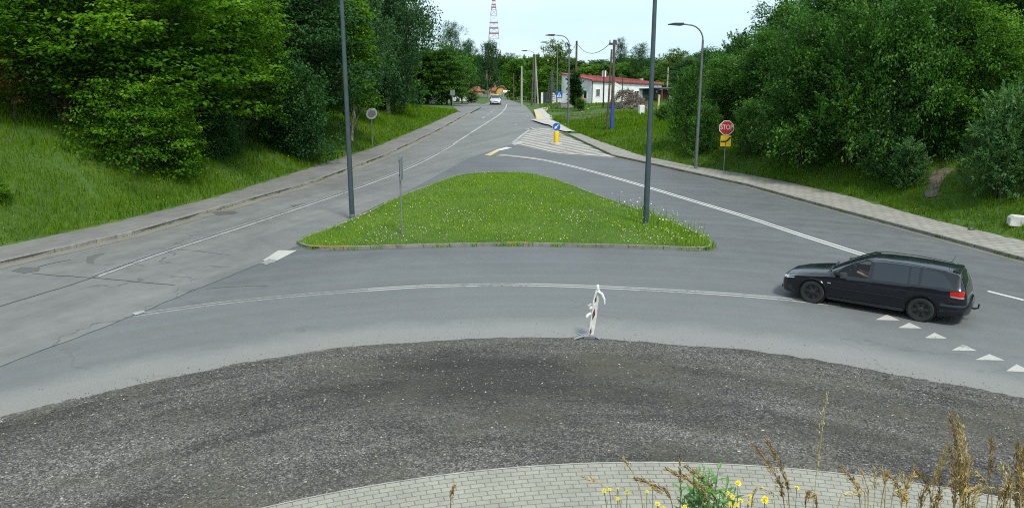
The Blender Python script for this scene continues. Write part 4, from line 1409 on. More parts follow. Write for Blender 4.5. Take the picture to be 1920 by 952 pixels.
# ------------------------------------------------------------------ lamps, signs, poles
def street_lamp(px, base_py, label, height=None, top_py=None, arm=1.3, side=-1, r0=0.085, group='curved street lamps', mat='lampgrey', foot=None, skew=0.0):
    b = foot if foot is not None else ground_pt(px, base_py)
    if height is None:
        height = at_depth(px, top_py, b.y).z - b.z
    t = thing('street_lamp', b, label, 'street lamp', 0, group)
    bend = 0.9
    zc = height - bend
    MB().tube([(0, 0, -0.3), (0, 0, 1.2), (0, 0, zc)], [r0, r0, r0 * 0.62], 14).build('pole', M[mat], t, smooth=True)
    MB().tube([(0, 0, 0.0), (0, 0, 0.06)], [r0 * 1.9, r0 * 1.8], 14).build('base_plate', M['galv'], t)
    MB().tube([(0, 0, 0.06), (0, 0, 0.34), (0, 0, 0.38)], [r0 * 1.12, r0 * 1.10, r0], 14).build('collar', M['lampgrey'], t)
    MB().box((0.0, -r0 * 0.93, 0.95), (r0 * 0.9, 0.03, 0.36)).build('access_door', M[mat], t, bevel=0.006)
    pts = [(0, 0, zc - 0.02)] + [(side * bend * (1 - math.cos(a)), skew * bend * (1 - math.cos(a)), zc + bend * math.sin(a)) for a in np.linspace(0.1, math.pi / 2, 9)]
    pts.append((side * (bend + arm), skew * (bend + arm), height + 0.05))
    MB().tube(pts, [r0 * 0.62] + [r0 * 0.45] * (len(pts) - 1), 10).build('arm', M[mat], t, smooth=True)
    hx = side * (bend + arm)
    hd_ = MB()
    hd_.prism([(hx - side * 0.05, height - 0.02), (hx + side * 0.12, height - 0.06), (hx + side * 0.85, height - 0.01), (hx + side * 0.85, height + 0.05), (hx + side * 0.5, height + 0.12), (hx - side * 0.05, height + 0.12)], -0.15, 0.15)
    h_ = hd_.build('lamp_head', M['dark'], t, bevel=0.02)
    h_.location.y = skew * (bend + arm)
    return t

street_lamp(661, 418, 'tall grey-blue lamp post at the left of the grass island', height=11.5, r0=0.112, mat='pole', group='tall lamp posts on the island', side=-1)
street_lamp(1210, 435, 'tall grey-blue lamp post at the right end of the grass island', height=11.5, r0=0.118, mat='pole', group='tall lamp posts on the island', side=1)
street_lamp(1304, 324, 'curved street lamp on the right pavement left of the stop sign', top_py=47, arm=0.35, r0=0.10)
street_lamp(1065, 236, 'curved street lamp beside the yard path, in front of the white cabinet', top_py=67, arm=0.55, r0=0.10)
street_lamp(1044, 199, 'curved street lamp behind the blue pedestrian crossing sign', top_py=80, arm=0.7, r0=0.10)
street_lamp(1003, 196, 'farthest curved street lamp, beside the twin concrete poles', top_py=96, arm=0.4, r0=0.10, mat='galv')

def pole(name, px, base_py, top_py, r, mat, label, cat='pole', group=None, Y=None, tilt=0.0, r1=None):
    if Y is None:
        b = ground_pt(px, base_py)
    else:
        q = at_depth(px, base_py, Y); b = Vector((q.x, Y, tz(q.x, Y)))
    h = at_depth(px, top_py, b.y).z - b.z
    o = MB().tube([(0, 0, -0.3), (tilt * h * 0.5, 0, h * 0.5), (tilt * h, 0, h)], [r, r * 0.9, (r1 or r * 0.75)], 12).build(name, M[mat], None, smooth=True)
    o.location = b
    tag(o, label, cat, group)
    return o, b, h

PG = 'utility poles along the far road'
pole('concrete_pole', 978, 192, 124, 0.17, 'concrete', 'pale concrete pole alone at the right verge of the far road', group=PG, Y=120, r1=0.10)
t = None
def twin_pole():
    b = ground_pt(1000, 196)
    h = at_depth(1000, 102, b.y).z - b.z
    t = thing('twin_pole', b, 'A-shaped pair of weathered concrete poles on the verge where the far road bends', 'pole', 0, PG)
    MB().tube([(-0.25, 0, -0.3), (0.02, 0, h)], [0.17, 0.11], 10).build('pole', M['wood'], t, smooth=True)
    MB().tube([(0.75, 0.2, -0.3), (0.22, 0, h)], [0.15, 0.10], 10).build('pole', M['concrete'], t, smooth=True)
    MB().box((0.1, 0, h - 0.25), (0.5, 0.16, 0.3)).build('pole_cap', M['wood'], t)
twin_pole()
pole('wooden_pole', 1034, 200, 132, 0.12, 'wood', 'brown wooden pole in front of the blue spruce', group=PG, Y=106)
pole('wooden_pole', 963, 188, 138, 0.12, 'wood', 'thin dark pole at the edge of the wood by the road bend', group=PG, Y=160)
pole('wooden_pole', 1131, 200, 128, 0.10, 'dark', 'thin dark pole before the middle of the white building', group=PG, Y=100)
pole('wooden_pole', 1166, 200, 139, 0.06, 'dark', 'very thin dark mast near the chimney of the white building', group=PG, Y=101)
pole('concrete_pole', 1251, 168, 126, 0.14, 'concrete', 'grey pole behind the right end of the white building', group=PG, Y=140)
p1079, b1079, h1079 = pole('wooden_pole', 1079, 200, 77, 0.17, 'wood', 'dark wooden pole carrying the sagging wire, behind the thuja', group=PG, Y=108)

def double_pole():
    b = ground_pt(1147, 243)
    h = at_depth(1147, 75, b.y).z - b.z
    t = thing('double_pole', b, 'heavy double wooden pole with a blue painted foot on the right verge', 'pole', 0, PG)
    MB().tube([(0, 0, 2.2), (0, 0, h)], [0.15, 0.11], 12).build('pole', M['wood'], t, smooth=True)
    MB().tube([(0, 0, -0.3), (0, 0, 2.2)], [0.17, 0.155], 12).build('blue_foot', M['bluepaint'], t, smooth=True)
    MB().tube([(-0.42, 0.15, -0.3), (-0.20, 0.1, h - 0.8)], [0.10, 0.08], 10).build('prop', M['wood'], t, smooth=True)
    MB().box((-0.12, 0, h - 0.35), (0.7, 0.16, 0.18)).build('crossarm', M['wood'], t)
    for x in (-0.38, 0.15):
        MB().tube([(x, 0, h - 0.27), (x, 0, h - 0.02)], [0.05, 0.035], 8).build('insulator', M['dark'], t)
    return b, h
b1147, h1147 = double_pole()

def wire(name, a, b, sag, label, r=0.028):
    a, b = Vector(a), Vector(b)
    pts = [a.lerp(b, k / 24) - Vector((0, 0, 4 * sag * (k / 24) * (1 - k / 24))) for k in range(25)]
    return tag(MB().tube(pts, r, 6).build(name, M['black'], None, smooth=True), label, 'wire')
wire('power_wire', b1079 + Vector((0, 0, h1079 - 0.25)), b1147 + Vector((-0.3, 0, h1147 - 0.25)), 1.1, 'sagging black wire between the dark pole and the double wooden pole')
wire('power_wire', b1079 + Vector((0, 0, h1079 - 0.25)), at_depth(1036, 150, 128) + Vector((0, 0, 1)), 0.4, 'wire running left from the dark pole behind the curved lamps', 0.022)

def round_poly(r, n=28):
    return [(r * math.cos(2 * math.pi * k / n), r * math.sin(2 * math.pi * k / n)) for k in range(n)]

def text_mesh(txt, size, name, mat, parent, loc, rot):
    cu = bpy.data.curves.new(name, 'FONT')
    cu.body = txt
    cu.size = size
    cu.align_x = 'CENTER'; cu.align_y = 'CENTER'
    cu.extrude = 0.002
    tmp = bpy.data.objects.new(name + '_src', cu)
    COL.objects.link(tmp)
    dg = bpy.context.evaluated_depsgraph_get()
    me = bpy.data.meshes.new_from_object(tmp.evaluated_get(dg))
    bpy.data.objects.remove(tmp)
    me.materials.clear(); me.materials.append(mat)
    o = bpy.data.objects.new(name, me)
    COL.objects.link(o)
    o.parent = parent; o.location = loc; o.rotation_euler = rot
    return o

def face_cam(b):
    return math.atan2(-b.x, b.y)          # turns the -Y side towards the viewpoint

def stop_sign():
    b = ground_pt(1357, 319)
    h = at_depth(1357, 226, b.y).z - b.z
    t = thing('stop_sign', b, 'red octagonal STOP sign above a yellow priority plate on the right verge', 'road sign', face_cam(b) + 0.12)
    MB().tube([(0, 0, -0.3), (0, 0, h - 0.1)], 0.033, 10).build('post', M['galv'], t, smooth=True)
    zc, r = h - 0.43, 0.455
    oc = [(r * math.cos(R(22.5 + 45 * k)), zc + r * math.sin(R(22.5 + 45 * k))) for k in range(8)]
    oi = [((r - 0.045) * math.cos(R(22.5 + 45 * k)), zc + (r - 0.045) * math.sin(R(22.5 + 45 * k))) for k in range(8)]
    pl = MB().prism(oc, -0.055, -0.035).build('rim', M['white'], t)
    MB().prism(oi, -0.062, -0.0555).build('plate', M['red'], t)
    text_mesh('STOP', 0.30, 'lettering', M['white'], t, (0, -0.075, zc + 0.02), (R(90), 0, 0)).scale = (1.02, 1.35, 1)
    MB().box((0, -0.0645, zc - 0.27), (0.07, 0.004, 0.03)).build('sticker', M['signback'], t)
    zp = h - 1.22
    MB().box((0, -0.045, zp), (0.62, 0.02, 0.64)).build('priority_plate', M['yellow'], t, bevel=0.004)
    pr = MB()
    pts = [(-0.27, 0, zp - 0.04), (-0.02, 0, zp - 0.03), (0.10, 0, zp + 0.03), (0.26, 0, zp + 0.22)]
    for i in range(3):
        a, c = Vector(pts[i]), Vector(pts[i + 1])
        d = (c - a).normalized(); n_ = Vector((-d.z, 0, d.x)) * 0.05
        y = Vector((0, -0.0575 - 0.0012 * i, 0))
        a2, c2 = a - d * 0.02, c + d * 0.02
        pr.add([a2 - n_ + y, c2 - n_ + y, c2 + n_ + y, a2 + n_ + y], [(0, 1, 2, 3)])
    pr.add([(-0.02, -0.0625, zp - 0.29), (0.01, -0.0625, zp - 0.29), (0.01, -0.0625, zp - 0.03), (-0.02, -0.0625, zp - 0.03)], [(0, 1, 2, 3)])
    pr.build('road_diagram', M['black'], t)
stop_sign()

def keep_sign():
    b = Vector(flat(1043, 270, 0.0))
    t = thing('keep_left_sign', b, 'round blue sign with white arrow on a yellow bollard in the hatched area', 'road sign', face_cam(b))
    MB().lathe([(0.55, 0.0), (0.55, 0.06), (0.45, 0.10)], 20, 'z').build('base', M['concrete'], t)
    MB().lathe([(0.20, 0.10), (0.20, 0.95), (0.17, 1.02)], 20, 'z').build('bollard', M['yellow'], t, smooth=True)
    zc, r = 1.36, 0.33
    MB().prism([(x, z + zc) for x, z in round_poly(r)], -0.05, -0.03).build('rim', M['white'], t)
    MB().prism([(x, z + zc) for x, z in round_poly(r - 0.02)], -0.056, -0.0505).build('disc', M['blue'], t)
    ar = MB()
    def rotp(p):
        c, s = math.cos(R(225)), math.sin(R(225))
        return (p[0] * c - p[1] * s, -0.059, zc + p[0] * s + p[1] * c)
    for q in ([(-0.22, -0.035), (0.05, -0.035), (0.05, 0.035), (-0.22, 0.035)], [(0.03, -0.12), (0.24, 0.0), (0.03, 0.12)]):
        ar.add([rotp(p) for p in q], [tuple(range(len(q)))])
    ar.build('arrow', M['white'], t)
keep_sign()
plant_tuft_at = Vector(flat(1053, 271, 0.0))

def crossing_sign():
    b = ground_pt(1048, 209)
    h = at_depth(1048, 172, b.y).z - b.z
    t = thing('crossing_sign', b, 'square blue pedestrian crossing sign left of the white cabinet', 'road sign', face_cam(b))
    MB().tube([(0, 0, -0.3), (0, 0, h)], 0.035, 8).build('post', M['galv'], t, smooth=True)
    zc, s = h - 0.38, 0.40
    MB().box((0, -0.05, zc), (2 * s, 0.03, 2 * s)).build('plate', M['blue'], t, bevel=0.01)
    MB().prism([(-0.30, zc - 0.27), (0.30, zc - 0.27), (0, zc + 0.30)], -0.085, -0.066).build('triangle', M['white'], t)
    f = MB()
    f.prism([(x, z + zc + 0.12) for x, z in round_poly(0.045, 12)], -0.105, -0.0875)
    for a, c, w in [((0, 0.06), (0.0, -0.06), 0.03), ((0, -0.06), (-0.08, -0.2), 0.022), ((0, -0.06), (0.09, -0.2), 0.022), ((0, 0.04), (-0.08, -0.03), 0.016), ((0, 0.04), (0.08, -0.02), 0.016)]:
        a, c = Vector((a[0], 0, a[1] + zc)), Vector((c[0], 0, c[1] + zc))
        d = (c - a).normalized(); n_ = Vector((-d.z, 0, d.x)) * w; y = Vector((0, -0.100, 0))
        f.add([a - n_ + y, c - n_ + y, c + n_ + y, a + n_ + y], [(0, 1, 2, 3)])
    f.build('walking_figure', M['black'], t)
crossing_sign()

def mirror():
    b = ground_pt(699, 276)
    c = at_depth(701, 213, b.y)
    h = c.z - b.z
    t = thing('traffic_mirror', b, 'round convex traffic mirror with white rim on the left bank', 'mirror', face_cam(b) + 0.30)
    MB().tube([(0, 0.10, -0.3), (0, 0.10, h)], 0.035, 8).build('post', M['galv'], t, smooth=True)
    k = 0.42
    m1 = MB().lathe([(k, 0.0), (k + 0.02, -0.03), (k, -0.07), (k - 0.12, -0.085), (k - 0.13, -0.06), (k - 0.13, 0.0)], 36, 'y').build('rim', M.setdefault('rimwhite', plain('bright_white', (0.85, 0.85, 0.82), 0.5)), t, smooth=True)
    mm, nt_, bs = new_mat('mirror_face')
    bs.inputs['Metallic'].default_value = 1; bs.inputs['Roughness'].default_value = 0.12; bs.inputs['Base Color'].default_value = (0.32, 0.32, 0.34, 1)
    m2 = MB().lathe([(k - 0.125, -0.050), (k * 0.6, -0.058), (k * 0.35, -0.062), (0.05, -0.064), (0.01, -0.0642)], 36, 'y').build('mirror_face', mm, t, smooth=True)
    for m_ in (m1, m2):
        m_.location = (0, 0, h)
        m_.rotation_euler = (R(15), 0, 0)
mirror()

def edge_sign():
    b = Vector(flat(754, 438, 0.2)); b.z = float(isl_z(np.array([b.x]), np.array([b.y]))[0])
    h = at_depth(755, 292, b.y).z - b.z
    t = thing('edge_on_sign', b, 'grey sign post on the island with its narrow plate seen edge-on', 'road sign', face_cam(b) + R(82))
    MB().tube([(0, 0, -0.3), (0, 0, h)], 0.035, 10).build('post', M['galv'], t, smooth=True)
    MB().box((0, -0.055, h - 0.48), (0.62, 0.03, 0.92)).build('plate', M['signback'], t, bevel=0.004)
    for z in (h - 0.2, h - 0.75):
        MB().box((0, -0.0, z), (0.10, 0.085, 0.05)).build('clamp', M['lampgrey'], t)
edge_sign()

def grey_sign():
    b = ground_pt(849, 203)
    h = at_depth(849, 169, b.y).z - b.z
    t = thing('road_sign', b, 'grey rectangular sign seen from behind at the mouth of the left side street', 'road sign', face_cam(b))
    MB().tube([(0, 0, -0.3), (0, 0, h - 0.1)], 0.05, 8).build('post', M['galv'], t, smooth=True)
    MB().box((0, -0.06, h - 0.36), (0.62, 0.03, 0.72)).build('plate', M['signback'], t, bevel=0.01)
    MB().box((0, -0.08, h - 0.36), (0.06, 0.03, 0.70)).build('stiffener', M['galv'], t)
grey_sign()

def mast():
    b = Vector((at_depth(926, 60, 900).x, 900, tz(0, 900)))
    t = thing('lattice_mast', b, 'red and white lattice transmitter mast rising beyond the trees', 'mast')
    prof = [(0, 9.5), (45, 4.6), (61, 3.4), (73, 1.6), (108, 1.0), (125, 0.5)]
    hw = lambda z: np.interp(z, [p[0] for p in prof], [p[1] for p in prof])
    lv = list(np.arange(0, 124, 6.0))
    wmb, rmb = MB(), MB()
    for i in range(len(lv) - 1):
        z0, z1 = lv[i], lv[i + 1]
        mb = rmb if (i // 2) % 2 else wmb
        c0 = [Vector((sx * hw(z0), sy * hw(z0), z0)) for sx, sy in ((-1, -1), (1, -1), (1, 1), (-1, 1))]
        c1 = [Vector((sx * hw(z1), sy * hw(z1), z1)) for sx, sy in ((-1, -1), (1, -1), (1, 1), (-1, 1))]
        for k in range(4):
            mb.tube([c0[k], c1[k]], 0.22, 5)
            mb.tube([c0[k], c1[(k + 1) % 4]], 0.11, 4)
            mb.tube([c0[(k + 1) % 4], c1[k]], 0.11, 4)
            mb.tube([c0[k], c0[(k + 1) % 4]], 0.12, 4)
    wmb.build('white_lattice', M['pinkwhite'], t)
    rmb.build('red_lattice', M['mastred'], t)
    for z in [(at_depth(926, y, 900).z - b.z) for y in (63, 53, 43, 14, 9, 1)]:
        w = hw(z) * 2 + 0.8
        MB().box((0, 0, z), (w, w, 1.2 if w > 4 else 2.0)).build('platform', M['mastred'], t)
mast()

# ------------------------------------------------------------------ buildings and yard
def quad_wall(name, pts, mat, parent, thick=0.0):
    return MB().add(pts, [tuple(range(len(pts)))]).build(name, mat, parent)

def white_building():
    A = at_depth(1109, 190, 116); A = Vector((A.x, 116, 0))
    Bq = at_depth(1239, 190, 125); Bq = Vector((Bq.x, 125, 0))
    zg = tz((A.x + Bq.x) / 2, 119) - 0.4
    L = (Bq - A).length
    ux = (Bq - A).normalized(); uy = Vector((-ux.y, ux.x, 0))
    t = thing('white_building', (A.x, A.y, zg), 'low white building with a red sheet roof beyond the yard', 'building', math.atan2(ux.y, ux.x))
    hA = at_depth(1109, 151, 116).z - zg
    hB = at_depth(1239, 158, 125).z - zg
    dp = 6.5
    hAb, hBb = hA + 0.75, hB + 0.45
    # walls: one closed shell, x along the front, y to the back
    vs = [(0, 0, -0.5), (L, 0, -0.5), (L, dp, -0.5), (0, dp, -0.5), (0, 0, hA), (L, 0, hB), (L, dp, hBb), (0, dp, hAb)]
    MB().add(vs, [(0, 1, 5, 4), (1, 2, 6, 5), (2, 3, 7, 6), (3, 0, 4, 7)]).build('wall', M['wall_white'], t)
    o = 0.25
    rf = [(-o, -o, hA + 0.02), (L + o, -o, hB + 0.02), (L + o, dp + o, hBb + 0.02), (-o, dp + o, hAb + 0.02)]
    top = [(x, y, z + 0.16) for x, y, z in rf]
    roof = MB().add(rf + top, [(0, 1, 2, 3), (4, 5, 6, 7), (0, 1, 5, 4), (1, 2, 6, 5), (2, 3, 7, 6), (3, 0, 4, 7)]).build('roof', M['red_roof'], t)
    sm = MB()
    for k in range(1, 26):
        x = -o + (L + 2 * o) * k / 26
        za = lambda f: (hA + (hB - hA) * (x / L)) + 0.19 + f * (0.75 + (0.45 - 0.75) * x / L)
        sm.tube([(x, -o, za(0)), (x, dp + o, za(1) + 0.03)], 0.025, 4)
    sm.build('seams', M['red_roof'], roof)
    MB().add([(-o, -o - 0.02, hA - 0.14), (L + o, -o - 0.02, hB - 0.14), (L + o, -o - 0.02, hB + 0.02), (-o, -o - 0.02, hA + 0.02)], [(0, 1, 2, 3)]).build('eave_board', M['wood'], roof)
    MB().box((L * 0.42, dp * 0.6, hA + 0.75), (0.45, 0.45, 0.9)).build('chimney', M['wall_white'], roof)
    MB().box((L * 0.62, dp * 0.9, hB + 0.95), (0.8, 0.4, 0.5)).build('chimney', M['brick'], roof)
    MB().box((L * 0.93, dp * 0.5, hB + 0.5), (0.4, 0.4, 0.6)).build('chimney', M['concrete'], roof)
    def win(x, z, w, h, face='front'):
        if face == 'front':
            f = MB()
            for dx, dz, ww, hh in ((0, h / 2, w + 0.12, 0.08), (0, -h / 2, w + 0.2, 0.08), (-w / 2, 0, 0.08, h), (w / 2, 0, 0.08, h), (0, 0, 0.06, h)):
                f.box((x + dx, -0.02 - 0.004 * (dz == 0), z + dz), (ww, 0.08, hh))
            fr = f.build('window', M['white'], t)
            MB().box((x, -0.008, z), (w, 0.02, h)).build('pane', M['glassdark'], fr)
        else:
            f = MB()
            for dy, dz, ww, hh in ((0, h / 2, w + 0.12, 0.08), (0, -h / 2, w + 0.2, 0.08), (-w / 2, 0, 0.08, h), (w / 2, 0, 0.08, h)):
                f.box((-0.02 - 0.004 * (dz == 0), x + dy, z + dz), (0.08, ww, hh))
            fr = f.build('window', M['white'], t)
            MB().box((-0.008, x, z), (0.02, w, h)).build('pane', M['glassdark'], fr)
    win(1.2, hA * 0.52, 0.75, 1.05); win(6.1, hA * 0.5, 0.8, 0.8); win(9.2, hB * 0.5, 0.95, 1.1)
    win(1.3, hA * 0.45, 0.7, 1.15, 'side'); win(2.6, hA * 0.45, 0.7, 1.15, 'side')
    gd = MB().box((L - 2.0, -0.03, hB * 0.38), (3.2, 0.08, hB * 0.78)).build('garage_door', M['dark'], t)
    MB().box((L - 1.1, -0.08, hB * 0.62), (0.28, 0.03, 0.4)).build('notice', M['white'], gd)
    MB().box((L - 3.9, -0.03, hB * 0.40), (0.5, 0.08, hB * 0.8)).build('door', M['dark'], t)
    MB().box((L - 2.6, -0.35, hB * 0.80), (4.6, 0.7, 0.08)).build('awning', M['dark'], t)
    MB().tube([(0.06, -0.06, 0), (0.06, -0.06, hA)], 0.06, 8).build('drainpipe', M['wood'], t)
    MB().box((L - 0.12, -0.10, hB * 0.4), (0.24, 0.2, hB * 0.85)).build('pier', M['wall_white'], t)
    # taller white end bay behind the thuja
    e = MB().box((-0.36, 4.2, hA * 0.5), (0.6, 2.2, hA + 0.7)).build('end_bay', M['wall_white'], t)
    return t, zg
white_building()

def shed():
    q = at_depth(1256, 178, 122); b = Vector((q.x, 122, tz(q.x, 122)))
    h = at_depth(1256, 166, 122).z - b.z
    t = thing('shed', b, 'small open shed with dark flat roof right of the white building', 'shed', 0.25)
    MB().box((0, 0, h), (4.2, 3.0, 0.18)).build('roof', M['dark'], t)
    for x, y in ((-1.9, -1.3), (1.9, -1.3), (-1.9, 1.3), (1.9, 1.3)):
        MB().box((x, y, h / 2 - 0.3), (0.16, 0.16, h + 0.35)).build('post', M['wood'], t)
    MB().box((0.4, 1.35, h * 0.4), (3.2, 0.12, h * 0.9)).build('back_wall', M['brick'], t)
    MB().box((0.6, -1.35, h * 0.22), (2.6, 0.12, h * 0.6)).build('front_wall', M['wall_white'], t)
shed()

def yellow_house(px0, px1, roof_top, eave, base, Y, label, gable=None):
    a, c = at_depth(px0, base, Y), at_depth(px1, base, Y)
    zb = a.z - 1.2
    w = c.x - a.x; h = at_depth(px0, eave, Y).z - zb; rt = at_depth(px0, roof_top, Y).z - zb
    t = thing('yellow_house', ((a.x + c.x) / 2, Y, zb), label, 'house', 0.0, 'yellow houses at the end of the road')
    dp = 5.0
    if gable:
        gw = (at_depth(gable, base, Y).x - a.x) - w / 2          # gable front from here to the right end
        g0 = gw; g1 = w / 2; gm = (g0 + g1) / 2
        MB().box((-w / 2 + (g0 + w / 2) / 2, dp / 2, h / 2), (g0 + w / 2, dp, h)).build('wall', M['ochre'], t)
        MB().prism([(g0, 0), (g1, 0), (g1, h), (gm + 0.5, rt - 0.12), (gm - 0.5, rt - 0.12), (g0, h)], -0.5, dp).build('gable_wall', M['ochre'], t)
        r_ = MB().add([(-w / 2 - 0.3, -0.4, h - 0.05), (g0 + 0.1, -0.4, h - 0.05), (gm, dp / 2, rt), (-w / 2 + 0.6, dp / 2, rt), (-w / 2 - 0.3, dp + 0.4, h - 0.05), (g1, dp + 0.4, h - 0.05)], [(0, 1, 2, 3), (3, 2, 5, 4)]).build('roof', M['tile_roof'], t)
        MB().prism([(g0 - 0.35, h - 0.2), (gm - 0.5, rt), (gm + 0.5, rt), (g1 + 0.35, h - 0.2), (g1 + 0.35, h + 0.02), (gm + 0.5, rt + 0.2), (gm - 0.5, rt + 0.2), (g0 - 0.35, h + 0.02)], -0.75, dp).build('gable_roof', M['tile_roof'], t)
        MB().box((-w * 0.18, dp / 2, rt + 0.2), (0.6, 0.6, 1.4)).build('chimney', M['brick'], r_)
    else:
        MB().box((0, dp / 2, h / 2), (w, dp, h)).build('wall', M['ochre'], t)
        e = 0.35
        MB().add([(-w / 2 - e, -e, h - 0.05), (w / 2 + e, -e, h - 0.05), (w / 2 + e, dp + e, h - 0.05), (-w / 2 - e, dp + e, h - 0.05), (-w * 0.1, dp / 2, rt), (w * 0.22, dp / 2, rt)],
                 [(0, 1, 5, 4), (1, 2, 5), (2, 3, 4, 5), (3, 0, 4)]).build('roof', M['tile_roof'], t)
        d = MB().box((0.2, -0.03, h * 0.4), (1.0, 0.08, h * 0.75)).build('door', M['wood'], t)
yellow_house(880, 904, 162.5, 170.5, 178, 215, 'yellow house with a hipped red tile roof, left of the tall birch')
yellow_house(918, 948.5, 163, 170, 178, 212, 'yellow house with a gable and red roof, right of the tall birch', gable=931)

def picket_fence(px0, px1, py_top, py_bot, Y, label, mat='fencegrey'):
    a, c = at_depth(px0, py_bot, Y), at_depth(px1, py_bot, Y)
    h = at_depth(px0, py_top, Y).z - a.z
    t = thing('fence', ((a.x + c.x) / 2, Y, a.z), label, 'fence')
    w = c.x - a.x
    MB().box((0, 0, h * 0.47), (w, 0.08, h * 0.95)).build('panel', M[mat], t)
    n = max(3, int(w / 2.2))
    for k in range(n + 1):
        MB().box((-w / 2 + w * k / n, -0.06, h * 0.5 - 0.3), (0.16, 0.16, h + 0.6)).build('post', M['concrete'], t)
picket_fence(879, 917, 176, 184, 205, 'grey board fence below the hipped yellow house')
picket_fence(917, 957, 178, 184, 203, 'low grey wall below the gabled yellow house')

def cabinet():
    b = ground_pt(1062, 203)
    h = at_depth(1062, 177, b.y).z - b.z
    t = thing('utility_cabinet', b, 'white utility cabinet on a grey concrete plinth beside the crossing sign', 'cabinet', face_cam(b))
    w = 22 / FOC * b.length
    MB().box((0, 0.3, h * 0.15), (w * 0.96, 0.6, h * 0.4)).build('plinth', M['concrete'], t, bevel=0.02)
    MB().box((0, 0.3, h * 0.66), (w, 0.66, h * 0.62)).build('body', M['cabinet'], t, bevel=0.02)
    MB().box((0, 0.3, h * 0.985), (w * 1.06, 0.74, 0.06)).build('lid', M['white'], t)
    for s in (-1, 1):
        d = MB().box((s * w * 0.24, -0.04, h * 0.66), (w * 0.46, 0.02, h * 0.58)).build('door', M['cabinet'], t)
        MB().box((s * 0.08, -0.06, h * 0.66), (0.03, 0.03, 0.14)).build('handle', M['dark'], d)
cabinet()

def yard_gate():
    b = at_depth(1027, 186, 135); b = Vector((b.x, 135, tz(b.x, 135)))
    t = thing('yard_gate', b, 'dark gate between white posts left of the pedestrian crossing sign', 'gate')
    h = at_depth(1027, 174, 135).z - b.z
    MB().box((0, 0, h * 0.5), (1.5, 0.08, h * 0.9)).build('panel', M['dark'], t)
    for x in (-0.95, 0.95):
        MB().box((x, 0, h * 0.5), (0.35, 0.35, h)).build('post', M['white'], t)
    MB().box((2.0, 0.05, h * 0.45), (1.7, 0.1, h * 0.7)).build('wall', M['white'], t)
yard_gate()

def person_figure(name, loc, label, joints, edges, radii, body_mat, clothes, rz=0.0, scale=1.0):
    """one continuous body grown from a skeleton; clothing as children"""
    t = None
    def grow(nm, J, E, Rr, mat):
        me = bpy.data.meshes.new(nm)
        me.from_pydata([J[k] for k in J], [(list(J).index(a), list(J).index(b_)) for a, b_ in E], [])
        ob = bpy.data.objects.new(nm, me)
        COL.objects.link(ob)
        sk = ob.modifiers.new('skin', 'SKIN'); sk.use_smooth_shade = True
        ss = ob.modifiers.new('sub', 'SUBSURF'); ss.levels = 2; ss.render_levels = 2
        for i, k in enumerate(J):
            r_ = Rr[k]
            ob.data.skin_vertices[0].data[i].radius = (r_, r_) if not isinstance(r_, tuple) else r_
        ob.data.skin_vertices[0].data[0].use_root = True
        dg = bpy.context.evaluated_depsgraph_get()
        m2 = bpy.data.meshes.new_from_object(ob.evaluated_get(dg))
        m2.materials.clear(); m2.materials.append(mat); m2.name = nm
        bpy.data.objects.remove(ob)
        o = bpy.data.objects.new(nm, m2)
        COL.objects.link(o)
        return o
    body = grow(name, joints, edges, radii, body_mat)
    body.location = loc; body.rotation_euler = (0, 0, rz); body.scale = (scale,) * 3
    tag(body, label, 'person')
    for nm, J, E, Rr, mat in clothes:
        o = grow(nm, J, E, Rr, mat); o.parent = body
    return body

def worker():
    q = at_depth(1092, 186, 99); loc = Vector((q.x, 99, tz(q.x, 99)))
    J = {'hip': (0, 0, .95), 'waist': (0, 0, 1.1), 'chest': (0, -.06, 1.33), 'neck': (0, -.10, 1.50), 'head': (0, -.14, 1.64), 'top': (0, -.15, 1.74),
         'sl': (-.19, -.08, 1.42), 'el': (-.27, -.10, 1.15), 'hl': (-.20, -.32, 1.02), 'sr': (.19, -.08, 1.42), 'er': (.27, -.10, 1.15), 'hr': (.20, -.32, 1.02),
         'tl': (-.10, 0, .9), 'kl': (-.12, -.03, .5), 'al': (-.12, .02, .08), 'fl': (-.13, -.13, .04), 'tr': (.10, 0, .9), 'kr': (.12, -.03, .5), 'ar': (.12, .02, .08), 'fr': (.13, -.13, .04)}
    E = [('hip', 'waist'), ('waist', 'chest'), ('chest', 'neck'), ('neck', 'head'), ('head', 'top'), ('chest', 'sl'), ('sl', 'el'), ('el', 'hl'), ('chest', 'sr'), ('sr', 'er'), ('er', 'hr'),
         ('hip', 'tl'), ('tl', 'kl'), ('kl', 'al'), ('al', 'fl'), ('hip', 'tr'), ('tr', 'kr'), ('kr', 'ar'), ('ar', 'fr')]
    Rr = dict(hip=.13, waist=.12, chest=.14, neck=.055, head=.095, top=.07, sl=.065, el=.048, hl=.035, sr=.065, er=.048, hr=.035, tl=.085, kl=.058, al=.042, fl=.045, tr=.085, kr=.058, ar=.042, fr=.045)
    vest = ({k: J[k] for k in ('waist', 'chest', 'sl', 'sr')}, [('waist', 'chest'), ('chest', 'sl'), ('chest', 'sr')], dict(waist=.15, chest=.17, sl=.085, sr=.085))
    trou = ({k: J[k] for k in ('hip', 'tl', 'kl', 'al', 'tr', 'kr', 'ar')}, [('hip', 'tl'), ('tl', 'kl'), ('kl', 'al'), ('hip', 'tr'), ('tr', 'kr'), ('kr', 'ar')], dict(hip=.15, tl=.10, kl=.073, al=.06, tr=.10, kr=.073, ar=.06))
    hair = ({'head': (0, -.10, 1.68), 'top': (0, -.14, 1.765)}, [('head', 'top')], dict(head=.085, top=.07))
    person_figure('person', loc, 'person in an orange vest and dark trousers by the left end of the white building', J, E, Rr, M['skin'],
                  [('vest', *vest, M['orange']), ('trousers', *trou, M['navy']), ('hair', *hair, M['hair'])], rz=0.4)
worker()

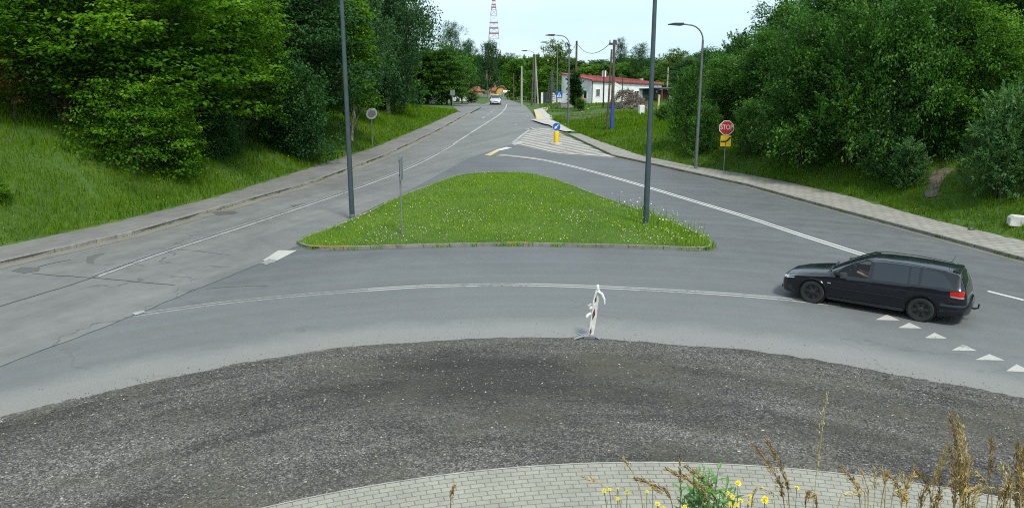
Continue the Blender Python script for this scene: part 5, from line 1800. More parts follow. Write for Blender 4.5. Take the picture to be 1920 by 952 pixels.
def branch_pile():
    b = at_depth(1177, 196, 98); b = Vector((b.x, 98, tz(b.x, 98)))
    t = thing('branch_pile', b, 'big heap of cut grey branches in front of the white building', 'pile')
    r = np.random.default_rng(12)
    core = MB()
    n = 26
    vs, fs = [], []
    for i in range(9):
        for k in range(n):
            a = 2 * math.pi * k / n
            f = math.cos(i / 8 * math.pi / 2)
            vs.append((2.5 * f * math.cos(a) * r.uniform(0.88, 1.08), 2.2 * f * math.sin(a), -0.3 + 2.1 * (i / 8) ** 0.8 * (1 - 0.35 * math.cos(a) * 0) * (0.75 - 0.25 * math.cos(a + math.pi)) * r.uniform(0.9, 1.1)))
    for i in range(8):
        for k in range(n):
            fs.append((i * n + k, i * n + (k + 1) % n, (i + 1) * n + (k + 1) % n, (i + 1) * n + k))
    core.add(vs, fs)
    core.build('brushwood_core', M.setdefault('brush', plain('brushwood', (0.085, 0.078, 0.055), 0.95, 0, 0.4, 2.5, bump=0.6)), t)
    mb = MB()
    for _ in range(420):
        a = r.uniform(0, 6.28); f = r.random() ** 0.5
        x, y = 2.5 * f * math.cos(a), 2.2 * f * math.sin(a)
        z = 2.0 * max(0, 1 - f * f) * (1 - 0.05 * x) + 0.05
        d = Vector((r.normal(), r.normal() * 0.7, r.normal(0.25, 0.35))).normalized() * r.uniform(0.5, 1.3)
        p = Vector((x, y, z))
        mb.tube([p - d * 0.5, p + Vector((0, 0, 0.06)), p + d * 0.5], [0.045, 0.035, 0.012], 4, False)
    mb.build('branches', M.setdefault('greywood', plain('grey_branches', (0.17, 0.14, 0.115), 0.95, 0, 0.4, 3)), t)
branch_pile()
def plank():
    b = at_depth(1170, 168, 103)
    o = MB().box((0, 0, 0), (2.8, 0.2, 0.30), M4=Matrix.Rotation(R(32), 3, 'Y')).build('leaning_board', M['white'], None, bevel=0.02)
    o.location = b
    tag(o, 'long white board leaning over the heap of cut branches', 'board')
plank()
def slab_piece(name, px, py, size, mat, label, cat, rz=0.0, tilt=0.0, Y=None):
    b = ground_pt(px, py) if Y is None else Vector((at_depth(px, py, Y).x, Y, tz(at_depth(px, py, Y).x, Y)))
    o = MB().box((0, 0, size[2] / 2 - 0.05), size, M4=Matrix.Rotation(rz, 3, 'Z') @ Matrix.Rotation(tilt, 3, 'Y')).build(name, M[mat], None, bevel=0.025)
    o.location = b
    return tag(o, label, cat)
slab_piece('white_container', 1202, 214, (0.55, 0.55, 0.95), 'white', 'upright white plastic container standing on the yard, left of the right lamp post', 'container', 0.2)
slab_piece('yellow_post', 1234, 211, (0.20, 0.20, 1.9), 'palewood', 'short pale yellow wooden post in the weeds right of the right lamp post', 'post', 0.1, 0.05)
cb = ground_pt(1912, 432)
o = MB().prism([(-1.6, 0.0), (1.6, 0.0), (1.6, 0.36), (-1.5, 0.42), (-1.6, 0.3)], -0.22, 0.22).build('concrete_block', M.setdefault('paleconc', plain('pale_concrete', (0.52, 0.51, 0.47), 0.9, 0, 0.2, 3, bump=0.3)), None, bevel=0.03)
o.location = cb + Vector((1.35, 0.1, -0.02)); o.rotation_euler = (0, R(3), R(-14))
tag(o, 'white concrete block lying in the grass at the right edge', 'block')
o = MB().add(*(lambda r: ([Vector((math.cos(a) * 0.16 * q, math.sin(a) * 0.10 * q, z)) for q, z in ((1, 0), (0.9, 0.06), (0.4, 0.11)) for a in np.linspace(0, 2 * math.pi, 9)[:-1]],
     [(i * 8 + k, i * 8 + (k + 1) % 8, (i + 1) * 8 + (k + 1) % 8, (i + 1) * 8 + k) for i in range(2) for k in range(8)] + [tuple(range(16, 24))]))(0)).build('litter_bag', M['dark'], None)
o.location = ground_pt(1820, 436); tag(o, 'small dark bag lying on the grass beside the right pavement', 'litter')

# rubble on the yard: uncountable bits
def rubble_sampler(x0, x1, y0, y1):
    def f(n):
        out = []
        for _ in range(n):
            p = ground_pt(random.uniform(x0, x1), random.uniform(y0, y1))
            out.append((p.x, p.y, p.z + 0.02))
        return np.array(out)
    return f
stones('yard_rubble', 160, rubble_sampler(1060, 1185, 205, 224), 0.05, 0.28, M['stone'])
stones('dumped_rubble', 60, rubble_sampler(738, 762, 184, 192), 0.06, 0.3, M['pinkwhite'])
mb = MB()
for (px, py) in [(1075, 228), (1100, 222), (1130, 219), (1160, 216), (1180, 218)]:
    pass
eb = [ground_pt(px, py) for px, py in [(1052, 226), (1075, 222), (1105, 217), (1140, 214), (1185, 214)]]
for a, c in zip(eb[:-1], eb[1:]):
    d = (c - a); d.z = 0; n_ = Vector((-d.y, d.x, 0)).normalized() * 2.6
    q = [a - n_, c - n_, c + n_, a + n_]
    mb.add([(p.x, p.y, tz(p.x, p.y) + 0.05) for p in q], [(0, 1, 2, 3)])
tag(mb.build('bare_earth', M['earth'], None), kind='structure')
def hut():
    q = at_depth(799, 184, 132); b = Vector((q.x, 132, tz(q.x, 132)))
    h = at_depth(799, 169, 132).z - b.z
    t = thing('garden_hut', b, 'white and blue hut half hidden under the trees left of the grey sign', 'hut')
    MB().box((1.2, 0.6, h * 0.5), (2.2, 2.0, h)).build('wall', M['white'], t)
    MB().box((-0.6, 0.5, h * 0.45), (1.4, 1.8, h * 0.9)).build('side_room', M.setdefault('bluecloth', plain('blue_panel', (0.12, 0.25, 0.55), 0.7)), t)
    MB().prism([(-1.5, h * 0.92), (2.5, h * 1.0), (2.5, h * 1.06), (-1.5, h * 0.98)], -0.6, 1.8).build('roof', M['dark'], t)
hut()

# ------------------------------------------------------------------ torn delineator board by the gravel
def delineator():
    b = Vector(flat(1107, 632, 0.02))
    h = at_depth(1119, 541, b.y).z
    t = thing('torn_marker_board', b, 'battered white and red-brown marker board leaning beside the gravel edge', 'marker', face_cam(b))
    lean = 0.115
    def P(x, z):
        return (x + lean * z, z)
    hh = h
    bd = [P(-0.06, 0.02), P(0.065, 0.0), P(0.08, hh * 0.35), P(0.066, hh * 0.7), P(0.08, hh * 0.93), P(0.03, hh), P(-0.04, hh * 0.97), P(-0.068, hh * 0.75), P(-0.055, hh * 0.4)]
    MB().prism(bd, -0.02, 0.015).build('board', M.setdefault('tornwhite', plain('torn_white_sheet', (0.66, 0.66, 0.62), 0.7, 0, 0.14, 9, bump=0.4)), t)
    for z0, z1, zm, w, x0 in ((0.06, 0.30, 0.16, 0.030, -0.02), (0.50, 0.84, 0.66, 0.042, -0.005), (0.98, 1.22, 1.05, 0.030, -0.01)):
        k = hh / 1.4
        pts = [P(x0 - 0.01, z0 * k), P(x0 + w, zm * k), P(x0 + 0.005, z1 * k), P(x0 - w * 0.75, (zm + 0.03) * k)]
        MB().prism(pts, -0.026, -0.021).build('torn_stripe', M['rust'], t)
    st = MB()
    for pts in ([P(0.02, hh * 0.94), P(0.12, hh * 0.90), P(0.20, hh * 0.80), P(0.225, hh * 0.70)], [P(-0.07, hh * 0.62), P(-0.13, hh * 0.60), P(-0.15, hh * 0.66), P(-0.11, hh * 0.70)], [P(-0.07, hh * 0.50), P(-0.15, hh * 0.46), P(-0.17, hh * 0.42)]):
        st.tube([(x, -0.03 - 0.02 * i, z) for i, (x, z) in enumerate(pts)], [0.035, 0.038, 0.03, 0.018][:len(pts)], 7)
    st.build('torn_strips', M['tornwhite'], t, smooth=True)
    MB().lathe([(0.035, -0.03), (0.04, 0.04), (0.03, 0.08)], 10, 'z', (lean * hh + 0.0, 0, hh + 0.0)).build('cap', M['tornwhite'], t, smooth=True)
    ft = MB()
    ft.tube([(-0.42, -0.24, 0.02), (-0.22, -0.12, 0.05), (-0.02, -0.03, 0.04)], [0.022, 0.028, 0.035], 8)
    ft.tube([(-0.33, 0.05, 0.07), (-0.24, 0.0, 0.05), (-0.05, 0.0, 0.06)], [0.02, 0.022, 0.028], 8)
    ft.tube([(0.02, -0.05, 0.04), (0.14, -0.10, 0.045), (0.24, -0.18, 0.02)], [0.028, 0.025, 0.018], 8)
    ft.box((-0.02, -0.02, 0.04), (0.32, 0.24, 0.07), 0.2)
    ft.build('broken_foot', M['signback'], t)
delineator()
# ------------------------------------------------------------------ cars
def paint_car(name, col, rough=0.25, metal=0.0):
    m, nt, b = new_mat(name)
    f = noise(nt, objcoord(nt), 2.5, 5, 0.6)
    nt.links.new(ramp(nt, f, [(0.3, tuple(c * 0.9 for c in col)), (0.75, tuple(c * 1.15 + 0.002 for c in col))]), b.inputs['Base Color'])
    nt.links.new(ramp(nt, noise(nt, objcoord(nt), 5, 6, 0.7), [(0.3, g(rough)), (0.75, g(rough + 0.16))]), b.inputs['Roughness'])
    b.inputs['Metallic'].default_value = metal
    b.inputs['Coat Weight'].default_value = 0.6
    b.inputs['Coat Roughness'].default_value = 0.03
    b.inputs['Specular IOR Level'].default_value = 0.3
    return m
def glass_mat(name, tint, clear):
    m, nt, b = new_mat(name)
    b.inputs['Base Color'].default_value = tint + (1,)
    b.inputs['Roughness'].default_value = 0.04
    b.inputs['Specular IOR Level'].default_value = 0.6
    tr = nt.nodes.new("ShaderNodeBsdfTransparent"); tr.inputs[0].default_value = (0.75, 0.8, 0.8, 1)
    mx = nt.nodes.new("ShaderNodeMixShader"); mx.inputs[0].default_value = clear
    nt.links.new(b.outputs[0], mx.inputs[1]); nt.links.new(tr.outputs[0], mx.inputs[2])
    nt.links.new(mx.outputs[0], [n for n in nt.nodes if n.type == 'OUTPUT_MATERIAL'][0].inputs[0])
    return m
M['car_black'] = paint_car('car_black_blue', (0.003, 0.004, 0.009), 0.16)
M['car_silver'] = paint_car('car_silver', (0.42, 0.44, 0.46), 0.3, 0.4)
M['car_white'] = paint_car('car_white', (0.70, 0.71, 0.71), 0.3)
M['glass_tint'] = glass_mat('car_glass_dark', (0.018, 0.025, 0.033), 0.12)
M['glass_clear'] = glass_mat('car_glass_clear', (0.05, 0.06, 0.065), 0.78)
M['tyre'] = plain('tyre_rubber', (0.022, 0.022, 0.022), 0.85, 0, 0.15, 8)
M['rim_dark'] = plain('rim_dark', (0.028, 0.028, 0.03), 0.45, 0.3, 0.2, 8)
M['trim'] = plain('grey_black_trim', (0.018, 0.020, 0.024), 0.6, 0, 0.12, 6)
M['lamp_clear'] = plain('headlight_clear', (0.55, 0.58, 0.60), 0.15, 0.3, 0.1, 9)
M['lamp_red'] = plain('tail_red', (0.50, 0.015, 0.012), 0.22, 0, 0.1, 9)
M['lamp_pale'] = plain('tail_pale', (0.35, 0.28, 0.27), 0.3)
M['interior'] = plain('car_interior', (0.10, 0.105, 0.11), 0.85)
M['plate_white'] = plain('number_plate', (0.65, 0.65, 0.6), 0.5)

def interp(tab):
    xs_ = [a for a, _ in tab]; ys_ = [b for _, b in tab]
    o = np.argsort(xs_)
    xs_, ys_ = np.array(xs_)[o], np.array(ys_)[o]
    return lambda x: float(np.interp(x, xs_, ys_))

class CarShape:
    """surface of a passenger car: x forward, y to the left, z up"""
    def __init__(s, estate=True):
        s.wx = (1.415, -1.415)
        s.wr = 0.325
        if estate:
            top = [(2.365, .56), (2.33, .66), (2.2, .745), (1.9, .83), (1.5, .905), (1.05, .97), (.8, 1.10), (.5, 1.25), (.2, 1.38), (0, 1.432), (-.3, 1.465), (-.8, 1.475), (-1.4, 1.462), (-1.9, 1.43), (-2.16, 1.395), (-2.25, 1.28), (-2.36, 1.05), (-2.43, .85), (-2.455, .72), (-2.47, .55)]
            belt = [(2.365, .50), (2.25, .62), (1.9, .735), (1.4, .80), (1.05, .85), (0, .905), (-1, .94), (-2, .965), (-2.2, .96), (-2.32, .94), (-2.41, .80), (-2.47, .5)]
            wt = [(2.365, .42), (2.2, .60), (1.9, .68), (1.05, .72), (.6, .64), (.1, .58), (-1, .57), (-1.8, .56), (-2.14, .56), (-2.28, .61), (-2.41, .66), (-2.47, .58)]
        else:
            top = [(2.1, .56), (2.06, .70), (1.9, .80), (1.4, .93), (1.05, 1.0), (.8, 1.13), (.5, 1.28), (.15, 1.42), (-.2, 1.48), (-.8, 1.49), (-1.4, 1.44), (-1.75, 1.36), (-1.9, 1.2), (-2.02, .95), (-2.08, .8), (-2.12, .55)]
            belt = [(2.1, .5), (1.95, .66), (1.4, .82), (1.05, .87), (0, .92), (-1, .95), (-1.8, .97), (-2.0, .9), (-2.12, .5)]
            wt = [(2.1, .42), (1.9, .62), (1.05, .70), (.5, .62), (0, .57), (-1.5, .55), (-1.9, .58), (-2.05, .62), (-2.12, .55)]
            s.wx = (1.26, -1.26)
        xf, xb = top[0][0], top[-1][0]
        s.xf, s.xb = xf, xb
        s.top, s.belt, s.wt = interp(top), interp(belt), interp(wt)
        s.wb = interp([(xf, .52), (xf - .06, .66), (xf - .18, .77), (xf - .45, .845), (xf - .9, .88), (0.2, .90), (-1.3, .89), (xb + .5, .865), (xb + .18, .80), (xb + .05, .70), (xb, .60)])
        s.low = interp([(xf, .30), (xf - .1, .22), (xf - .4, .20), (0, .20), (xb + .6, .21), (xb + .15, .27), (xb, .36)])
    def zlow(s, x):
        z = s.low(x)
        for w in s.wx:
            r = s.wr + 0.055
            if abs(x - w) < r:
                z = max(z, s.wr + math.sqrt(r * r - (x - w) ** 2))
        return z
    def side(s, x, z):
        zb, zt = s.belt(x), s.top(x)
        ze = max(zb + 0.004, zt - 0.055)
        w, wt = s.wb(x), min(s.wt(x), s.wb(x) * 0.985)
        if z <= zb:
            k = (zb - z) / max(zb - 0.2, 0.05)
            return w * (0.985 + 0.03 * math.sin(min(1, k * 1.5) * math.pi) * 0.5 - 0.055 * max(0, k) ** 2)
        k = min(1, (z - zb) / (ze - zb))
        ww = w * 0.985
        return ww + (wt - ww) * (k ** 0.92)
    def roof(s, x, y):
        zt = s.top(x); ze = max(s.belt(x) + 0.004, zt - 0.055)
        wt = min(s.wt(x), s.wb(x) * 0.985)
        k = min(1, abs(y) / wt)
        return ze + (zt - ze) * (1 - k ** 2.6)
    def section(s, x):
        zl, zb, zt = s.zlow(x), s.belt(x), s.top(x)
        zl = min(zl, zb - 0.01)
        ze = max(zb + 0.004, zt - 0.055)
        pts = [(s.side(x, zl) - 0.05, zl + 0.0)]
        for k in range(13):
            z = zl + (zb - zl) * k / 12
            pts.append((s.side(x, z), z))
        for k in range(1, 13):
            z = zb + (ze - zb) * k / 12
            pts.append((s.side(x, z), z))
        wt = pts[-1][0]
        for k in range(1, 9):
            y = wt * (1 - k / 8)
            pts.append((y, s.roof(x, y)))
        return pts

def in_tri_poly(x, z, P):
    ins = False
    for i in range(len(P)):
        a, b = P[i], P[(i + 1) % len(P)]
        if (a[1] > z) != (b[1] > z) and x < (b[0] - a[0]) * (z - a[1]) / (b[1] - a[1]) + a[0]:
            ins = not ins
    return ins

def grow_poly(P, d):
    c = np.mean(P, 0)
    out = []
    for i in range(len(P)):
        a, b, e = np.array(P[i - 1]), np.array(P[i]), np.array(P[(i + 1) % len(P)])
        n1 = np.array([-(b - a)[1], (b - a)[0]]); n1 /= np.linalg.norm(n1)
        n2 = np.array([-(e - b)[1], (e - b)[0]]); n2 /= np.linalg.norm(n2)
        n_ = n1 + n2; n_ /= max(0.5, np.linalg.norm(n_))
        if n_ @ (b - c) < 0:
            n_ = -n_
        out.append(tuple(b + n_ * d))
    return out

def dense(P, step=0.06):
    out = []
    for i in range(len(P)):
        a, b = np.array(P[i]), np.array(P[(i + 1) % len(P)])
        n = max(1, int(np.linalg.norm(b - a) / step))
        out += [tuple(a + (b - a) * k / n) for k in range(n)]
    return out

def side_patch(S, name, P, sgn, mat, parent, off=0.006, hole=None):
    """a panel following the car's flank, outlined in (x, z)"""
    O = dense(P)
    pts = [Vector(p) for p in O]
    n = len(O)
    edges = [(i, (i + 1) % n) for i in range(n)]
    faces = [list(range(n))]
    P_ = np.array(O)
    gx_, gz_ = np.meshgrid(np.arange(P_[:, 0].min(), P_[:, 0].max(), 0.07), np.arange(P_[:, 1].min(), P_[:, 1].max(), 0.05))
    if hole is None:
        for x, z in zip(gx_.ravel(), gz_.ravel()):
            if in_tri_poly(x, z, O) and min(np.hypot(P_[:, 0] - x, P_[:, 1] - z)) > 0.025:
                pts.append(Vector((x, z)))
        vs, es, fs, *_ = delaunay_2d_cdt(pts, edges, faces, 1, 1e-5)
        tri = [tuple(f) for f in fs]
    else:
        I = dense(hole)
        # ring between outline and hole, same corner count
        vs, tri = [], []
        m_ = len(P)
        K = 8
        for i in range(m_):
            for k in range(K):
                a = np.array(P[i]) + (np.array(P[(i + 1) % m_]) - np.array(P[i])) * k / K
                b = np.array(hole[i]) + (np.array(hole[(i + 1) % m_]) - np.array(hole[i])) * k / K
                vs += [Vector(a), Vector(b)]
        q = len(vs)
        tri = [(2 * i, (2 * i + 2) % q, (2 * i + 3) % q, 2 * i + 1) for i in range(q // 2)]
    mb = MB().add([(v.x, sgn * (S.side(v.x, v.y) + off), v.y) for v in vs], tri)
    return mb.build(name, mat, parent, smooth=True)

def roof_patch(S, name, x0, x1, y0f, y1f, mat, parent, off=0.006, n=14, wfun=None):
    """a panel on the upper surface between two stations"""
    vs, fs = [], []
    for i in range(n + 1):
        x = x0 + (x1 - x0) * i / n
        w = min(S.wt(x), S.wb(x) * 0.985)
        dz = (S.top(x - 0.02) - S.top(x + 0.02)) / 0.04
        nrm = Vector((dz, 0, 1)).normalized() * off
        for k in range(n + 1):
            y = w * (y0f + (y1f - y0f) * k / n)
            vs.append(Vector((x, y, S.roof(x, y))) + nrm)
    for i in range(n):
        for k in range(n):
            a = i * (n + 1) + k
            fs.append((a, a + 1, a + n + 2, a + n + 1))
    return MB().add(vs, fs).build(name, mat, parent, smooth=True)

def build_car(name, loc, rz, label, paint, estate=True, detail=True):
    S = CarShape(estate)
    t = thing(name, loc, label, 'car', rz)
    k = 1.0 if estate else 0.9
    if estate:
        W1 = [(0.86, .925), (-.02, .945), (-.02, 1.385), (.12, 1.375), (.42, 1.255), (.68, 1.105)]
        W2 = [(-.12, .948), (-1.02, .975), (-.98, 1.40), (-.12, 1.388)]
        W2b = [(-1.07, .977), (-1.27, .982), (-1.25, 1.388), (-1.03, 1.398)]
        W3 = [(-1.34, .985), (-2.06, 1.005), (-1.99, 1.16), (-1.84, 1.29), (-1.6, 1.365), (-1.32, 1.392)]
    else:
        W1 = [(0.80, .94), (-.02, .955), (-.02, 1.41), (.12, 1.40), (.42, 1.28), (.62, 1.13)]
        W2 = [(-.12, .958), (-.95, .975), (-.90, 1.40), (-.12, 1.412)]
        W2b = None
        W3 = [(-1.0, .98), (-1.6, 1.0), (-1.5, 1.20), (-1.05, 1.38)]
    xs_ = np.unique(np.concatenate([np.linspace(S.xb, S.xf, 150)] + [np.linspace(w - 0.40, w + 0.40, 41) for w in S.wx]))
    xs_ = xs_[np.concatenate([[True], np.diff(xs_) > 0.004])]
    vs, fs = [], []
    secs = [S.section(x) for x in xs_]
    m_ = len(secs[0])
    for x, sec in zip(xs_, secs):
        for y, z in sec:
            vs.append((x, y, z))
        for y, z in sec[:-1][::-1]:
            vs.append((x, -y, z))
    w_ = 2 * m_ - 1
    for i in range(len(xs_) - 1):
        for j in range(w_ - 1):
            a = i * w_ + j
            q = (a, a + 1, a + 1 + w_, a + w_)
            c = np.mean([vs[v] for v in q], 0)
            zb = S.belt(c[0])
            if abs(c[1]) > 0.45 and c[2] > zb and in_tri_poly(c[0], c[2], grow_poly(W1, 0.012)):
                continue
            fs.append(q)
    fs.append(tuple(range(w_))); fs.append(tuple(range(len(vs) - 1, len(vs) - 1 - w_, -1)))
    body = MB().add(vs, fs).build('body', paint, t, smooth=True)
    # floor, arches and dark inside
    fl = MB()
    fl.box(((S.xf + S.xb) / 2, 0, 0.27), (S.xf - S.xb - 0.5, 1.36, 0.08))
    for w in S.wx:
        fl.lathe([(S.wr + 0.05, -0.80), (S.wr + 0.05, 0.80)], 24, 'y', (w, 0, S.wr))
    fl.build('underbody', M['black'], t)
    if detail:
        st = MB()
        for y in (0.36, -0.36):
            st.box((-0.15, y, 0.55), (0.52, 0.50, 0.16)).box((-0.45, y, 0.85), (0.16, 0.48, 0.62), M4=Matrix.Rotation(R(-14), 3, 'Y')).box((-0.52, y, 1.22), (0.10, 0.26, 0.17))
        st.box((-1.05, 0, 0.80), (0.14, 1.2, 0.75)).box((0.85, 0, 0.86), (0.5, 1.3, 0.16))
        st.build('seats', M['interior'], t)
        wh_ = MB()
        ring = [(0.50 + 0.17 * math.sin(a) * 0.35, 0.36 + 0.17 * math.cos(a), 0.98 + 0.17 * math.sin(a)) for a in np.linspace(0, 2 * math.pi, 19)]
        wh_.tube(ring, 0.014, 6, False).tube([(0.50, 0.36, 0.98), (0.72, 0.36, 0.90)], 0.02, 6)
        wh_.build('steering_wheel', M['black'], t)
    for sgn in (1, -1):
        side_patch(S, 'front_side_window', W1, sgn, M['glass_clear'], t, 0.001)
        side_patch(S, 'window_trim', grow_poly(W1, 0.028), sgn, M['black'], t, 0.004, hole=grow_poly(W1, -0.006))
        for P, nm in ((W2, 'rear_side_window'), (W2b, 'quarter_window'), (W3, 'cargo_window')):
            if P:
                side_patch(S, nm, P, sgn, M['glass_tint'], t, 0.005)
        if detail:
            frame = [(0.92, .905), (-2.10, .985), (-2.0, 1.16), (-1.8, 1.305), (-1.55, 1.385), (-1.0, 1.425), (-.1, 1.415), (.14, 1.40), (.45, 1.28), (.72, 1.12)] if estate else None
            for xa in (0.98, -0.07, -1.16) if estate else (0.9, -0.07):
                zt_ = 0.90
                side_patch(S, 'door_seam', [(xa, .30), (xa - .012, .30), (xa - .012, zt_), (xa, zt_)], sgn, M['black'], t, 0.003)
            side_patch(S, 'rub_strip', [(0.92, .555), (-0.98, .575), (-0.98, .60), (0.92, .58)], sgn, M['trim'], t, 0.010)
            side_patch(S, 'sill_skirt', [(0.98, .19), (-0.98, .19), (-0.98, .285), (0.98, .275)], sgn, M['trim'], t, 0.018)
            for xa in (0.10, -0.98):
                hb = MB().box((xa, sgn * (S.side(xa, .80) + 0.022), .80), (0.20, 0.03, 0.028)).build('door_handle', paint, t, bevel=0.008)
            side_patch(S, 'side_repeater', [(1.02, .665), (.93, .665), (.93, .695), (1.02, .695)], sgn, M['lamp_clear'], t, 0.012)
            for w in S.wx:                                          # flared lips of the wheel arches
                lip = MB()
                pts = []
                for a in np.linspace(R(8), R(172), 19):
                    x, z = w + (S.wr + 0.075) * math.cos(a), S.wr + (S.wr + 0.075) * math.sin(a)
                    pts.append((x, sgn * (S.side(x, min(z, S.belt(x))) + 0.004), z))
                lip.tube(pts, 0.026, 6)
                lip.build('arch_lip', paint, t, smooth=True)
        # lights
        xh = S.xf
        def band(nm, mat, x0, x1, z0a, z0b, z1a, z1b, off):
            P = [(x0, z0a), (x1, z0b), (x1, z1b), (x0, z1a)]
            return side_patch(S, nm, P, sgn, mat, t, off)
        band('headlight', M['lamp_clear'], xh - 0.04, xh - 0.40, .60, .665, .635, .725, 0.012)
        band('tail_light', M['lamp_red'], S.xb + 0.10, S.xb + 0.42, .80, .82, .95, .925, 0.012)
        band('tail_lens', M['lamp_pale'], S.xb + 0.09, S.xb + 0.40, .755, .785, .797, .817, 0.012)
        mr = MB()
        mr.lathe([(0.02, -0.09), (0.085, -0.06), (0.10, 0.0), (0.085, 0.07), (0.03, 0.09)], 12, 'y', (0, 0, 0))
        mo = mr.build('mirror', M['black'], t, smooth=True)
        mo.location = (0.80, sgn * (S.side(0.80, .95) + 0.10), 1.0); mo.scale = (0.75, 1.15, 0.85)
        MB().box((0.80, sgn * (S.side(0.80, .93) + 0.02), .955), (0.08, 0.12, 0.04)).build('mirror_arm', M['black'], t)
        for w in S.wx:
            wh = bpy.data.objects.new('wheel', None); COL.objects.link(wh); wh.parent = t
            wh.location = (w, sgn * 0.79, S.wr)
            wh.rotation_euler = (0, random.uniform(0, 1), 0 if sgn > 0 else math.pi)
            r = S.wr
            MB().lathe([(r * 0.68, -0.10), (r * 0.94, -0.105), (r, -0.08), (r, 0.08), (r * 0.94, 0.105), (r * 0.72, 0.10), (r * 0.70, 0.06)], 36, 'y').build('tyre', M['tyre'], wh, smooth=True)
            rm = MB().lathe([(r * 0.70, 0.045), (r * 0.70, 0.09), (r * 0.63, 0.085), (r * 0.61, 0.02), (0.02, 0.02)], 30, 'y')
            for q in range(6):
                a = q * math.pi / 3
                d = Vector((math.cos(a), 0, math.sin(a))); n_ = Vector((-d.z, 0, d.x))
                p = [d * 0.04 + n_ * 0.035, d * r * 0.63 + n_ * 0.048, d * r * 0.63 - n_ * 0.048, d * 0.04 - n_ * 0.035]
                rm.add([v + Vector((0, y, 0)) for y in (0.055, 0.085) for v in p], [(0, 1, 2, 3), (4, 5, 6, 7), (0, 1, 5, 4), (1, 2, 6, 5), (2, 3, 7, 6), (3, 0, 4, 7)])
            rm.lathe([(0.07, 0.05), (0.07, 0.095), (0.05, 0.105), (0.01, 0.106)], 16, 'y')
            rm.build('rim', M['rim_dark'] if detail else M['trim'], wh)
    # mirror arms ride on the body instead
    ws = (1.0, 0.14) if estate else (0.98, 0.10)
    roof_patch(S, 'windscreen', ws[0], ws[1], -0.93, 0.93, M['glass_tint'] if not detail else M['glass_tint'], t, 0.006)
    rw = (-2.215, -2.37) if estate else (-1.80, -1.97)
    roof_patch(S, 'rear_window', rw[0], rw[1], -0.88, 0.88, M['glass_tint'], t, 0.006)
    MB().box((S.xb + 0.01, 0, 0.50), (0.06, 0.52, 0.11)).build('number_plate', M['plate_white'], t)
    MB().box((S.xf - 0.0, 0, 0.40), (0.06, 0.52, 0.11)).build('number_plate', M['plate_white'], t)
    MB().box((S.xf - 0.02, 0, 0.56), (0.08, 0.62, 0.10)).build('grille', M['black'], t, bevel=0.02)
    MB().box((S.xf - 0.05, 0, 0.29), (0.16, 1.0, 0.10)).build('bumper_intake', M['trim'], t, bevel=0.02)
    if detail:
        bp = MB()
        pts = [(S.xb + 0.62, 0.885), (S.xb + 0.3, 0.87), (S.xb + 0.08, 0.78), (S.xb - 0.045, 0.5), (S.xb - 0.055, 0)]
        P3 = [(x, y, 0.44) for x, y in pts] + [(x, -y, 0.44) for x, y in pts[:-1][::-1]]
        vs_, fs_ = [], []
        for (x, y, z) in P3:
            c_ = Vector((S.xb + 0.9, 0, 0)); d_ = (Vector((x, y, 0)) - c_).normalized()
            for o_, zz in ((-0.05, 0.30), (0.0, 0.30), (0.018, 0.36), (0.022, 0.52), (-0.01, 0.585), (-0.08, 0.60)):
                vs_.append(Vector((x, y, zz)) + d_ * o_)
        for i_ in range(len(P3) - 1):
            for k_ in range(5):
                q_ = i_ * 6 + k_
                fs_.append((q_, q_ + 1, q_ + 7, q_ + 6))
        bp.add(vs_, fs_)
        bp.build('rear_bumper', paint, t, smooth=True)
        sp = MB().prism([(-2.0, 1.405), (-2.14, 1.395), (-2.20, 1.368), (-2.195, 1.348), (-2.14, 1.335)], -0.46, 0.46).build('roof_spoiler', paint, t, bevel=0.012)
        for sgn in (1, -1):
            MB().tube([(0.15, sgn * 0.575, 1.415), (-0.3, sgn * 0.59, 1.455), (-1.0, sgn * 0.585, 1.46), (-1.9, sgn * 0.57, 1.395)], 0.010, 6).build('roof_rail', M['trim'], t, smooth=True)
        MB().tube([(-1.85, 0.1, 1.42), (-2.0, 0.1, 1.75)], [0.008, 0.004], 6).build('aerial', M['black'], t)
        MB().tube([(S.xb + 0.1, 0, 0.36), (S.xb - 0.12, 0, 0.35), (S.xb - 0.20, 0, 0.38), (S.xb - 0.21, 0, 0.46)], [0.03, 0.028, 0.024, 0.022], 8).build('tow_hook', M['black'], t, smooth=True)
        MB().lathe([(0.01, -0.028), (0.028, -0.01), (0.028, 0.01), (0.01, 0.028)], 10, 'z', (S.xb - 0.21, 0, 0.475)).build('tow_ball', M['black'], t, smooth=True)
        for y in (-0.3, 0.35):
            MB().box((1.06, y, S.roof(1.06, y) + 0.014), (0.05, 0.6, 0.012), 0.1).build('wiper', M['black'], t)
    return t

fw, rwp = Vector(flat(1517, 568)), Vector(flat(1727, 604))
head = (fw - rwp).normalized()
left = Vector((-head.y, head.x, 0))
mid = (fw + rwp) / 2 - left * 0.89
car = build_car('estate_car', (mid.x, mid.y, 0.012), math.atan2(head.y, head.x), 'black estate car with tow hook crossing the junction on the right', M['car_black'])

